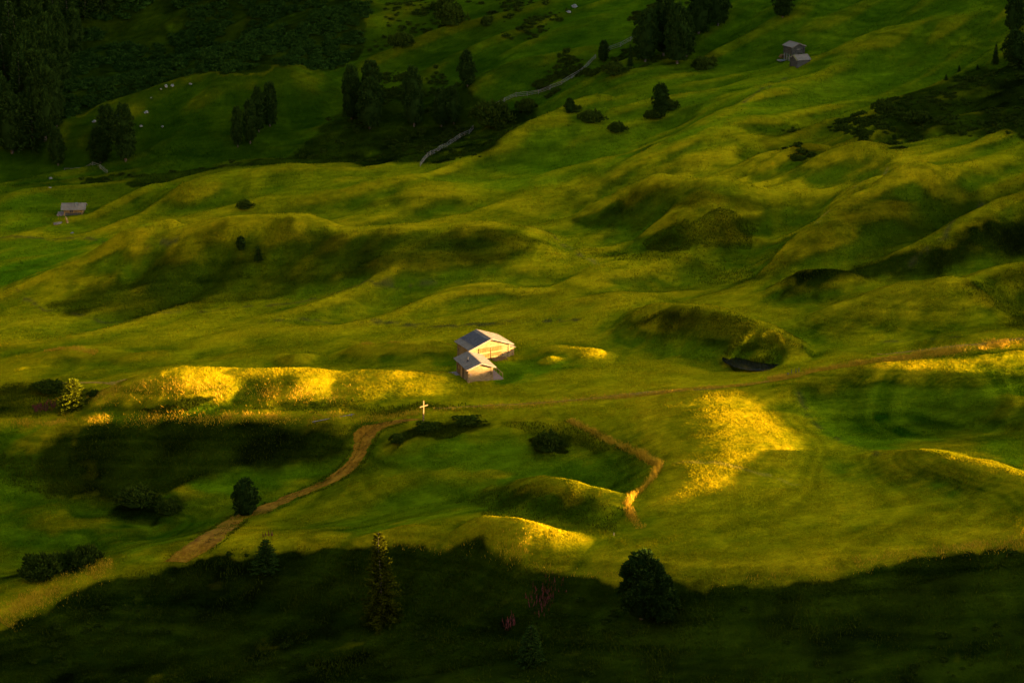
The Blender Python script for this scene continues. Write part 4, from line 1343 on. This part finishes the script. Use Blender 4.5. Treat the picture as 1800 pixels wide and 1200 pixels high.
# ------------------------------------------------------------------ buildings
def log_house(name, label, group, u, v, phi, w, L, eave, pitch, ov, ovf, ovb, wallmat, roofmat, log=0.13, below=0.9, front_logs=True, sides=True, band=None):
    """origin at the middle of the front gable's foot; local -y is the front, x runs along the gable"""
    x, y = hit(u, v)
    e = bpy.data.objects.new(name, None)
    COL.objects.link(e)
    e.location = (x, y, float(Z(x, y)[0]))
    e.rotation_euler = (0, 0, phi)
    tag(e, label, 'hut' if 'hut' in name else ('barn' if 'barn' in name else 'cabin'), group)
    tp = math.tan(pitch)
    mb = MB()
    # solid core keeps daylight out between the logs
    i = log * 0.5
    hw = w / 2 - i
    rz = eave + hw * tp
    P = [(-hw, i, -below), (hw, i, -below), (hw, i, eave), (0, i, rz), (-hw, i, eave)]
    Q = [(a, L - i, c) for a, b, c in P]
    mb.poly(P + Q, [(0, 1, 2, 3, 4), (9, 8, 7, 6, 5), (0, 5, 6, 1), (1, 6, 7, 2), (4, 9, 5, 0), (2, 7, 8, 3), (3, 8, 9, 4)])
    n = int((eave + below) / (log * 1.85))
    for k in range(n + 1):
        zz = -below + k * log * 1.85
        j = 0.03 * math.sin(k * 5.1)
        if zz > eave:
            break
        for sx in (-1, 1):
            mb.tube((sx * w / 2, -0.22 - j, zz), (sx * w / 2, L + 0.22 + j, zz), log, log, 8)
        for yy in (0, L):
            mb.tube((-w / 2 - 0.24 - j, yy, zz + log * 0.9), (w / 2 + 0.24 + j, yy, zz + log * 0.9), log, log, 8)
    zz += 0.0
    while zz < eave + w / 2 * tp - 0.2:
        h_ = (eave + w / 2 * tp - zz) / tp - 0.1
        for yy in (0, L):
            mb.tube((-h_, yy, zz), (h_, yy, zz), log, log, 8)
        zz += log * 1.85
    mb.build('wall', wallmat, e)
    # roof: two slopes of boards, lapped unevenly
    mr = MB()
    half = w / 2 + ov
    y0, y1 = -ovf, L + ovb
    nb = int((y1 - y0) / 0.24)
    bw = (y1 - y0) / nb
    rr = random.Random(len(name) * 7 + int(u))
    ct, sn_ = math.cos(pitch), math.sin(pitch)
    zr = eave + w / 2 * tp + 0.16
    for sx in (-1, 1):
        for k in range(nb):
            yc = y0 + (k + .5) * bw
            lift = 0.02 * (k % 2) + rr.random() * 0.012
            len_ = half / ct + 0.03 + rr.random() * 0.06
            s0 = 0.015 if sx > 0 else 0.0
            c = Vector((sx * (len_ / 2 * ct + s0), yc, zr - len_ / 2 * sn_ + lift))
            mr.box(c, (len_, bw * 0.98, 0.05), Matrix.Rotation(sx * pitch, 3, 'Y'))
        # barge boards along both gable edges
        for yb in (y0 - 0.035, y1 + 0.035):
            c = Vector((sx * (half / 2 + 0.01), yb, zr - half / 2 * tp - 0.02))
            mr.box(c, (half / ct, 0.05, 0.20), Matrix.Rotation(sx * pitch, 3, 'Y'))
        # eave purlin and rafter tails
        mr.tube((sx * (half - ov * 0.9), y0 + 0.05, zr - (half - ov * 0.9) * tp - 0.14), (sx * (half - ov * 0.9), y1 - 0.05, zr - (half - ov * 0.9) * tp - 0.14), 0.08, 0.08, 6)
    mr.box((0, (y0 + y1) / 2, zr + 0.03), (0.22, y1 - y0 + 0.12, 0.06))
    for xx in (-w * 0.28, w * 0.28, 0):
        mr.tube((xx, y0 + 0.06, zr - abs(xx) * tp - 0.15), (xx, 0.1, zr - abs(xx) * tp - 0.15), 0.09, 0.09, 6)
    roof = mr.build('roof', roofmat, e)
    if band:
        a, b, sx = band
        ms = MB()
        rows = 7
        cols = int((y1 - y0 - 0.1) / 0.2)
        for r_ in range(rows):
            f0 = a + (b - a) * r_ / rows
            f1 = a + (b - a) * (r_ + 1.12) / rows
            for c_ in range(cols):
                yc = y0 + 0.05 + (c_ + .5) * (y1 - y0 - 0.1) / cols
                d = (f0 + f1) / 2 * half
                lift = 0.075 + 0.010 * ((c_ + r_) % 2) + rr.random() * 0.018
                ms.box((sx * d, yc, zr - d * tp + lift), ((f1 - f0) * half / ct, (y1 - y0 - 0.1) / cols * 0.9, 0.03), Matrix.Rotation(sx * (pitch - 0.04), 3, 'Y'))
        ms.build('shingle_band', M['shingle'], roof)
    e['zr'] = zr
    return e, roof, zr, tp

def board_panel(mb, x0, x1, y, z0, z1, axis='x', step=0.2, th=0.05, seed=0):
    rr = random.Random(seed)
    n = max(1, round((x1 - x0) / step))
    for k in range(n):
        a = x0 + (x1 - x0) * k / n
        b = x0 + (x1 - x0) * (k + 1) / n
        o = rr.random() * 0.025
        if axis == 'x':
            mb.box(((a + b) / 2, y - o, (z0 + z1) / 2), ((b - a) * 0.88, th, z1 - z0 - rr.random() * 0.06))
        else:
            mb.box((y - o, (a + b) / 2, (z0 + z1) / 2), (th, (b - a) * 0.94, z1 - z0 - rr.random() * 0.06))

# the barn
barn, broof, bzr, btp = log_house('log_barn', "larger log barn with double plank doors standing behind the small cabin in mid meadow",
    "log buildings in the middle meadow", 861, 632, R(27), 7.3, 4.8, 2.5, R(20), 0.62, 0.75, 0.4, M['log'], M['roof'], 0.15, 1.2, band=(0.15, 0.72, -1))
for sx, lab in ((-1, None), (1, None)):
    mb = MB()
    x0, x1 = (-2.2, -0.04) if sx < 0 else (0.04, 2.2)
    board_panel(mb, x0, x1, -0.21, 0.12, 2.35, 'x', 0.30, 0.06, 4 + sx)
    dr = mb.build('door', M['door'], barn)
    mb = MB()
    for zz in (0.55, 1.45):
        mb.box(((x0 + x1) / 2, -0.285, zz), (x1 - x0 - 0.1, 0.05, 0.22 if zz > 1 else 0.14))
    mb.build('door_brace', M['board'], dr)
mb = MB()
for k in range(10):
    mb.box((0.35 + k * 0.27, -1.0, 0.02), (0.25, 1.7, 0.07), Matrix.Rotation(R(14), 3, 'X'))
mb.box((1.6, -0.35, 0.02), (2.6, 0.2, 0.2))
mb.build('ramp', M['dark_board'], barn)
mb = MB()
board_panel(mb, 3.95, 4.85, 0.35, -0.6, 1.55, 'x', 0.2, 0.05, 9)
board_panel(mb, 0.4, 2.4, 4.83, -0.6, 1.45, 'y', 0.2, 0.05, 10)
mb.bar((4.8, 0.33, -0.8), (4.8, 0.33, 1.5), 0.12)
lean = mb.build('lean_to', M['board'], barn)
mb = MB()
for k in range(10):
    mb.box((4.42, 0.22 + k * 0.24, 1.70 + 0.012 * (k % 2)), (1.5, 0.23, 0.05), Matrix.Rotation(R(16), 3, 'Y'))
mb.build('lean_to_roof', M['roof'], lean)

# the cabin
cabin, croof, czr, ctp = log_house('log_cabin', "smaller log cabin with a stove pipe and plank deck in front of the barn",
    "log buildings in the middle meadow", 844, 669.5, R(20), 4.1, 5.6, 2.45, R(20), 0.55, 0.75, 0.6, M['log'], M['roof'], 0.13, 0.9)
mb = MB()
board_panel(mb, 2.35, 5.35, -2.05 - 0.17, -0.1, 2.35, 'y', 0.22, 0.05, 20)
pl = mb.build('plank_wall', M['dark_board'], cabin)
mb = MB()
mb.box((-2.27, 3.1, 0.95), (0.05, 0.8, 1.9))
mb.box((-2.27, 4.5, 1.35), (0.05, 0.55, 0.6))
mb.build('shutter', M['board'], pl)
mb = MB()
mb.box((-1.72, -0.17, 1.35), (0.24, 0.06, 0.5))
mb.build('window', M['deck'], cabin)
mb = MB()
xp, yp = -1.35, 2.5
zb = czr - 1.35 * ctp
mb.tube((xp, yp, zb - 0.1), (xp, yp, zb + 0.75), 0.10, 0.10, 10)
mb.tube((xp, yp, zb + 0.70), (xp, yp, zb + 0.82), 0.15, 0.13, 10)
mb.box((xp - 0.05, yp, zb + 0.01), (0.42, 0.34, 0.06), Matrix.Rotation(-R(20), 3, 'Y'))
mb.build('chimney', M['iron'], croof)
mb = MB()
for k in range(9):
    mb.box((2.28 + 0.1 + k * 0.2, 2.6, 0.06), (0.19, 5.4, 0.07))
mb.box((3.2, -0.12, -0.18), (1.8, 0.05, 0.38))
mb.box((4.12, 2.6, -0.18), (0.05, 5.4, 0.38))
deck = mb.build('deck', M['deck'], cabin)
mb = MB()
for k in range(4):
    mb.bar((4.05, 0.0 + k * 1.5, -0.3), (4.05, 0.0 + k * 1.5, 0.95), 0.08)
mb.bar((4.05, -0.1, 0.92), (4.05, 4.8, 0.92), 0.09, 0.07)
mb.build('railing', M['board'], deck)
mb = MB()
for k in range(7):
    mb.box((-2.3 - 0.1 - k * 0.2, 4.9, 0.08), (0.19, 2.0, 0.07))
mb.box((-3.0, 3.88, -0.2), (1.4, 0.05, 0.45))
mb.build('deck', M['deck'], cabin)

# little hut at the left
lh, lroof, lzr, ltp = log_house('log_hut', "little wooden hut with a chimney, alone on the left meadow under the dark wood", None,
    115.5, 376.5, R(-86), 3.0, 3.7, 1.55, R(27), 0.55, 0.75, 0.85, M['board'], M['roof'], 0.10, 0.5)
# (its gable looks left, local +x looks at the camera)
mb = MB()
mb.box((0.95, 2.55, lzr - 0.95 * ltp + 0.25), (0.42, 0.46, 1.0))
mb.box((0.95, 2.55, lzr - 0.95 * ltp + 0.78), (0.52, 0.56, 0.08))
mb.build('chimney', M['rock'], lroof)
mb = MB()
board_panel(mb, 0.05, 3.65, 1.62, -0.3, 0.72, 'y', 0.45, 0.05, 31)
mb.build('plank_skirt', M['grey_log'], lh)
mb = MB()
mb.box((1.63, 1.45, 1.05), (0.06, 0.7, 0.6))
wn = mb.build('window', M['iron'], lh)
mb = MB()
for dy in (-0.38, 0, 0.38):
    mb.box((1.665, 1.45 + dy, 1.05), (0.03, 0.06, 0.66))
for dz in (-0.32, 0.32):
    mb.box((1.67, 1.45, 1.05 + dz), (0.03, 0.82, 0.06))
mb.build('frame', M['board'], wn)
mb = MB()
for k in range(8):
    mb.box((-0.2, -0.35 - k * 0.2, 0.12), (3.0, 0.185, 0.07))
mb.box((1.33, -1.0, -0.1), (0.06, 1.6, 0.4))
mb.build('deck', M['deck'], lh)

# two grey huts at the upper right
h1, r1, z1_, t1_ = log_house('log_hut', "taller grey log hut on pale stilts, the upper of the two on the right slope", "grey log huts on the upper right slope",
    1402, 103.5, R(30), 3.3, 2.9, 2.75, R(21), 0.35, 0.45, 0.3, M['grey_log'], M['roof'], 0.11, -1.15)
for px_, py_ in ((-1.6, 0.1), (-1.6, 1.0), (-1.6, 1.9), (-1.6, 2.8), (0, 0.1), (1.6, 0.1), (1.6, 1.4), (1.6, 2.8)):
    mb = MB()
    mb.box((px_, py_, 0.35), (0.24, 0.24, 1.75))
    mb.build('stilt', M['rock'], h1)
mb = MB()
mb.bar((-1.78, 1.0, 1.1), (-1.78, 0.3, 0.0), 0.14)
mb.build('strut', M['rock'], h1)
mb = MB()
board_panel(mb, -0.75, 0.75, -0.15, 1.3, 2.5, 'x', 0.2, 0.05, 41)
mb.build('hatch', M['grey_log'], h1)
mb = MB()
mb.box((0, -0.2, 2.18), (0.9, 0.05, 0.14))
mb.build('crossbar', M['pole'], h1)
h2, r2, z2_, t2_ = log_house('log_hut', "lower grey hut with a mossy plank roof in front of the taller stilted hut", "grey log huts on the upper right slope",
    1395.5, 116.5, R(-66), 2.8, 3.0, 1.55, R(28), 0.3, 0.35, 0.3, M['grey_log'], M['roof'], 0.11, 0.7)
mb = MB()
board_panel(mb, 0.2, 2.8, 1.52, -0.5, 1.45, 'y', 0.28, 0.05, 43)
mb.build('plank_wall', M['grey_log'], h2)
mb = MB()
for k in range(9):
    d = 0.15 + k * 0.19
    mb.box((d, -0.26 - 0.02 * (k % 3), z2_ - d * t2_ + 0.07), (0.21, 0.22 + 0.05 * (k % 2), 0.04), Matrix.Rotation(R(28), 3, 'Y'))
mb.build('moss', M['meadow_blade'], r2)

def placed(name, u, v, label, cat, rz=0, group=None):
    x, y = hit(u, v)
    e = bpy.data.objects.new(name, None)
    COL.objects.link(e)
    e.location = (x, y, float(Z(x, y)[0]))
    e.rotation_euler = (0, 0, rz)
    tag(e, label, cat, group)
    return e

def lump(name, u, v, size, mat, label, cat, group=None, seed=0, rz=0.0):
    """uneven rock: a displaced, faceted lump"""
    x, y = hit(u, v)
    rng = np.random.default_rng(seed)
    th = np.linspace(0, 2 * np.pi, 9, endpoint=False)
    ph = np.linspace(0.08, np.pi * 0.55, 5)
    vs, fs = [], []
    for j, p_ in enumerate(ph):
        for t_ in th:
            r_ = 1 + 0.28 * rng.normal()
            r_ = min(max(r_, 0.6), 1.4)
            vs.append((size[0] * r_ * math.sin(p_) * math.cos(t_) / 2, size[1] * r_ * math.sin(p_) * math.sin(t_) / 2, size[2] * math.cos(p_) * (0.85 + 0.15 * r_)))
    for j in range(len(ph) - 1):
        for i in range(9):
            fs.append((j * 9 + i, j * 9 + (i + 1) % 9, (j + 1) * 9 + (i + 1) % 9, (j + 1) * 9 + i))
    fs.append(tuple(range(9))[::-1])
    me = bpy.data.meshes.new(name)
    me.from_pydata(vs, [], fs)
    me.materials.append(mat)
    o = link(name, me)
    o.location = (x, y, float(Z(x, y)[0]) - 0.04)
    o.rotation_euler = (0, 0, rz)
    tag(o, label, cat, group)
    return o

# stone terrace and log heap beside the taller grey hut
tr = placed('stone_terrace', 1376, 106.5, "pale stone terrace left of the taller grey hut on the right slope", 'terrace', R(30))
mb = MB()
for a in range(4):
    for b in range(3):
        mb.box((-0.75 + a * 0.5, -0.5 + b * 0.5, 0.05 + 0.015 * ((a * 3 + b) % 3)), (0.48, 0.48, 0.16))
mb.build('paving', M['rock'], tr)
mb = MB()
for k in range(5):
    mb.box((-1.05, -0.6 + k * 0.3, 0.12), (0.16, 0.28, 0.3))
mb.build('kerb', M['rock'], tr)
wp = placed('wood_pile', 1377, 101.5, "dark log pile behind the stone terrace by the taller grey hut", 'log pile', R(20))
mb = MB()
for r_ in range(3):
    for k in range(6 - r_):
        mb.tube((-0.8 + k * 0.28 + r_ * 0.14, -0.6, 0.12 + r_ * 0.24), (-0.8 + k * 0.28 + r_ * 0.14, 0.6, 0.12 + r_ * 0.24), 0.135, 0.125, 8)
mb.build('logs', M['dark_board'], wp)

# things in front of the left hut
tg = placed('water_trough', 101.5, 394, "pale hollowed log trough lying on the grass below the little left hut", 'trough', R(32))
mb = MB()
L_, w_, h_ = 1.9, 0.5, 0.42
mb.box((0, -w_ / 2, h_ / 2), (L_, 0.08, h_))
mb.box((0, w_ / 2, h_ / 2), (L_, 0.08, h_))
mb.box((-L_ / 2 + 0.05, 0, h_ / 2), (0.1, w_ - 0.09, h_ - 0.02))
mb.box((L_ / 2 - 0.05, 0, h_ / 2), (0.1, w_ - 0.09, h_ - 0.02))
mb.box((0, 0, 0.06), (L_ - 0.22, w_ - 0.1, 0.08))
mb.build('basin', M['pole'], tg)
for xx in (-0.6, 0.6):
    mb = MB()
    mb.box((xx, 0, -0.03), (0.2, 0.7, 0.16))
    mb.build('rest', M['dark_board'], tg)
sp = placed('carved_post', 119, 391, "weathered wooden post leaning between the left hut and its trough", 'post', R(20))
mb = MB()
mb.tube((0, 0, -0.2), (-0.22, 0.05, 0.7), 0.24, 0.22, 8)
mb.tube((-0.22, 0.05, 0.7), (-0.38, 0.08, 1.35), 0.22, 0.10, 8)
mb.build('post', M['board'], sp)
mb = MB()
mb.tube((-0.30, 0, 1.0), (0.12, -0.1, 1.05), 0.05, 0.04, 6)
mb.build('spout', M['pole'], sp)
lump('boulder', 127, 410, (0.75, 0.5, 0.3), M['rock'], "flat pale stone on the grass straight below the left hut", 'boulder', seed=3)
lump('boulder', 89, 314, (1.0, 0.7, 0.4), M['rock'], "grey stone on the grass above and left of the left hut", 'boulder', seed=4)
lump('boulder', 88, 330, (1.1, 0.5, 0.2), M['rock'], "low grey slab on the grass just above the left hut", 'boulder', seed=5)
ROCKS = [(292, 152, 1.5, "largest pale rock on the crest of the left hillock"), (303, 151, 1.3, "pale rock touching the largest one on the hillock crest"),
         (334, 148, 1.0, "pale rock at the right end of the hillock crest row"), (283, 157, 0.8, "small pale rock at the left end of the hillock crest row"),
         (166, 214, 1.4, "pale slab left of the three pines on the hillock"), (206, 204, 0.8, "pale stone peeping between the three pines on the hillock"),
         (258, 198, 1.5, "long pale rock right of the tallest hillock pine"), (248, 222, 1.1, "pale rock level with the middle of the three hillock pines"),
         (286, 223, 1.0, "pale rock out on the open face of the left hillock"), (208, 145, 0.7, "pale stone at the foot of the dwarf pine thicket, left one"),
         (233, 145, 0.8, "pale stone at the foot of the dwarf pine thicket, right one"), (266, 172, 0.6, "small pale stone just under the hillock crest"),
         (1010, 12, 2.0, "grey rock on the bare scree patch at the top edge"), (1000, 22, 1.4, "smaller grey rock below the scree patch at the top edge"), (548, 3, 1.6, "pale rock on the top edge over the dwarf pines")]
for i, (u, v, s_, lab) in enumerate(ROCKS):
    lump('boulder', u, v, (s_, s_ * 0.6, s_ * 0.34), M['rock'], lab, 'boulder', "pale rocks on the far slopes", 20 + i, RNG.random() * 3)

# wayside cross
cr = placed('wayside_cross', 744.5, 740.5, "tall wooden wayside cross beside the head of the dirt track", 'cross')
mb = MB()
mb.box((0.0, 0, 1.70), (0.19, 0.19, 3.75), Matrix.Rotation(R(30), 3, 'Z') @ Matrix.Rotation(R(1.2), 3, 'Y'))
mb.build('post', M['cross'], cr)
mb = MB()
mb.box((0.06, -0.14, 2.72), (1.7, 0.12, 0.17), Matrix.Rotation(R(42), 3, 'Z'))
mb.build('crossbeam', M['cross'], cr)
lump('boulder', 742.5, 743.5, (0.3, 0.25, 0.22), M['rock'], "small white stone at the foot of the wayside cross", 'boulder', seed=8)

# barrier pole across the track head
x0, y0 = hit(549, 745.5)
x1, y1 = hit(623, 732)
bp = bpy.data.objects.new('pole_barrier', None)
COL.objects.link(bp)
bp.location = (x0, y0, float(Z(x0, y0)[0]))
tag(bp, "long pale barrier pole on two short posts left of the dirt track", 'barrier')
za, zb_ = float(Z(x0, y0)[0]), float(Z(x1, y1)[0])
d = Vector((x1 - x0, y1 - y0, zb_ - za))
mb = MB()
mb.tube((0, 0, 0.42), d + Vector((0, 0, 0.46)), 0.085, 0.07, 8)
mb.build('pole', M['pole'], bp)
for f in (0.05, 0.93):
    mb = MB()
    mb.bar(d * f + Vector((0, 0.1, -0.3)), d * f + Vector((0, 0.1, 0.55)), 0.12)
    mb.build('post', M['pole'], bp)

def stake(u, v, h_, label, group):
    o = placed('fence_post', u, v, label, 'post', RNG.random(), group)
    mb = MB()
    mb.tube((0, 0, -0.3), (0.03, 0.02, h_), 0.06, 0.05, 7)
    mb.tube((0.03, 0.02, h_), (0.03, 0.02, h_ + 0.06), 0.05, 0.015, 7)
    mb.build('post', M['pole'], o)
    return o
stake(1391, 657, 0.8, "left of the three short posts by the path gap", "short posts by the path")
stake(1399, 656, 0.75, "middle of the three short posts by the path gap", "short posts by the path")
stake(1404, 655.5, 0.9, "right and tallest of the three short posts by the path gap", "short posts by the path")
stake(1079, 941, 0.4, "lone white marker post on the mown lower meadow", None)
lump('boulder', 1385, 658, (0.5, 0.4, 0.3), M['rock'], "grey stone beside the three short posts at the path", 'boulder', seed=12)

# pole fences
def pole_fence(txt, label, group, step=2.6, hgt=1.0, rails=3):
    q = world_poly(txt)
    d = np.r_[0, np.cumsum(np.hypot(*np.diff(q, axis=0).T))]
    n = max(2, int(d[-1] / step))
    t = np.linspace(0, d[-1], n + 1)
    px, py = np.interp(t, d, q[:, 0]), np.interp(t, d, q[:, 1])
    pz = Z(px, py)
    e = bpy.data.objects.new('pole_fence', None)
    COL.objects.link(e)
    e.location = (px[0], py[0], pz[0])
    tag(e, label, 'fence', group)
    o = Vector((px[0], py[0], pz[0]))
    P = [Vector((px[i], py[i], pz[i])) - o for i in range(n + 1)]
    for i in range(n + 1):
        mb = MB()
        h_ = hgt * (0.95 + 0.2 * RNG.random())
        mb.tube(P[i] + Vector((0, -0.1, -0.3)), P[i] + Vector((RNG.normal() * 0.05, -0.1, h_)), 0.06, 0.05, 6)
        mb.build('post', M['pole'], e)
    for r_ in range(rails):
        mb = MB()
        zz = hgt * (0.25 + 0.7 * r_ / (rails - 1))
        for i in range(n):
            j = RNG.normal(size=4) * 0.05
            ex = (P[i + 1] - P[i]) * 0.06
            mb.tube(P[i] - ex + Vector((0, 0.05 * (i % 2), zz + j[0])), P[i + 1] + ex + Vector((0, 0.05 * (i % 2), zz + j[1])), 0.05, 0.042, 6)
        mb.build('rail', M['pole'], e)
    return e
pole_fence("739 292; 765 276; 790 262; 815 243; 826 230; 832 219", "lower length of grey pole fence climbing out of the gully", "pole fences")
pole_fence("867 184; 888 172; 908 164; 935 163; 962 158; 985 151; 1005 138; 1024 125; 1047 104", "middle length of pole fence bending over the dark thicket", "pole fences")
pole_fence("1070 90; 1090 83; 1113 70; 1120 62", "top length of pole fence ending at the conifer clump", "pole fences")
pole_fence("113 286; 130 287; 150 290; 170 294; 188 298", "pole fence running from the leaf-shaped pine at the left", "pole fences")

# ------------------------------------------------------------------ track, path, pond
def ribbon(name, left, right, mat, label, lift=0.07, nseg=190, across=14, jit=0.36, kind='structure'):
    a, b = world_poly(left), world_poly(right)
    def rs(q):
        d = np.r_[0, np.cumsum(np.hypot(*np.diff(q, axis=0).T))] / np.hypot(*np.diff(q, axis=0).T).sum()
        t = np.linspace(0, 1, nseg)
        x = np.interp(t, d, q[:, 0])
        y = np.interp(t, d, q[:, 1])
        k = np.hanning(9); k /= k.sum()
        pad = lambda v: np.convolve(np.r_[np.full(4, v[0]), v, np.full(4, v[-1])], k, 'valid')
        return np.c_[pad(x), pad(y)]
    A, B = rs(a), rs(b)
    t = np.linspace(0, 1, nseg)
    wA = jit * fbm(t * 40, t * 0, 210, 3) + jit * 0.6 * noise(t * 150, t * 0, 211)
    wB = jit * fbm(t * 40, t * 0, 220, 3) + jit * 0.6 * noise(t * 150, t * 0, 221)
    D = B - A
    L = np.hypot(D[:, 0], D[:, 1])[:, None] + 1e-6
    A2 = A + D / L * wA[:, None]
    B2 = B + D / L * wB[:, None]
    s = np.linspace(0, 1, across)
    X = A2[:, 0:1] * (1 - s) + B2[:, 0:1] * s
    Y = A2[:, 1:2] * (1 - s) + B2[:, 1:2] * s
    ZZ = Z(X.ravel(), Y.ravel()).reshape(X.shape)
    edge = np.minimum(1, 6 * np.minimum(s, 1 - s))
    ZZ = ZZ + lift * edge - 0.06 * (1 - edge)
    o = link(name, mesh_np(name, np.c_[X.ravel(), Y.ravel(), ZZ.ravel()], grid_faces(nseg, across), mat, True))
    tag(o, label, kind=kind)
    return o
ribbon('dirt_track', "700 737; 668 740; 640 745; 622 752; 617 768; 619 786; 611 805; 597 822; 575 838; 545 853; 512 866; 470 882; 445 892; 412 903; 385 920; 352 940; 320 962; 284 986",
       "748 737; 714 742; 682 750; 664 760; 657 775; 648 794; 638 812; 624 826; 602 841; 568 857; 530 871; 490 891; 462 905; 434 910; 414 930; 394 950; 364 972; 330 990",
       M['dirt'], "ochre dirt track winding down from the path to the lower left")
ribbon('footpath', "60 673; 110 669; 150 671; 190 671; 230 664; 262 653; 300 647", "60 677; 110 673; 150 675; 190 675; 230 668; 266 656; 304 649", M['gravel'], "worn grey footpath behind the golden bank", 0.06, 120, 6, 0.12)
ribbon('footpath', "760 717; 900 709; 1000 704; 1100 693; 1180 686; 1250 681; 1330 671; 1390 662", "760 720; 900 712; 1000 707; 1100 697; 1180 690; 1250 685; 1330 675; 1390 666", M['gravel'], "worn footpath crossing the meadow toward the right", 0.06, 240, 6, 0.14)
ribbon('footpath', "1540 620; 1640 611; 1720 603; 1800 592; 1880 580", "1540 623; 1640 615; 1720 607; 1800 597; 1880 585", M['gravel'], "grey footpath at the top of the right sunlit bank", 0.06, 120, 6, 0.14)
th = np.linspace(0, 2 * np.pi, 40, endpoint=False)
rr_ = 1.35 + 0.05 * np.sin(3 * th)
px_ = np.r_[0, rr_ * POND[2] * np.cos(th)] + POND[0]
py_ = np.r_[0, rr_ * POND[3] * np.sin(th)] + POND[1]
fs = np.array([(0, 1 + i, 1 + (i + 1) % 40) for i in range(40)])
o = link('pond', mesh_np('pond', np.c_[px_, py_, np.full(41, POND_Z)], fs, M['water']))
tag(o, "dark little pond under the grassy mound right of the middle", kind='structure')
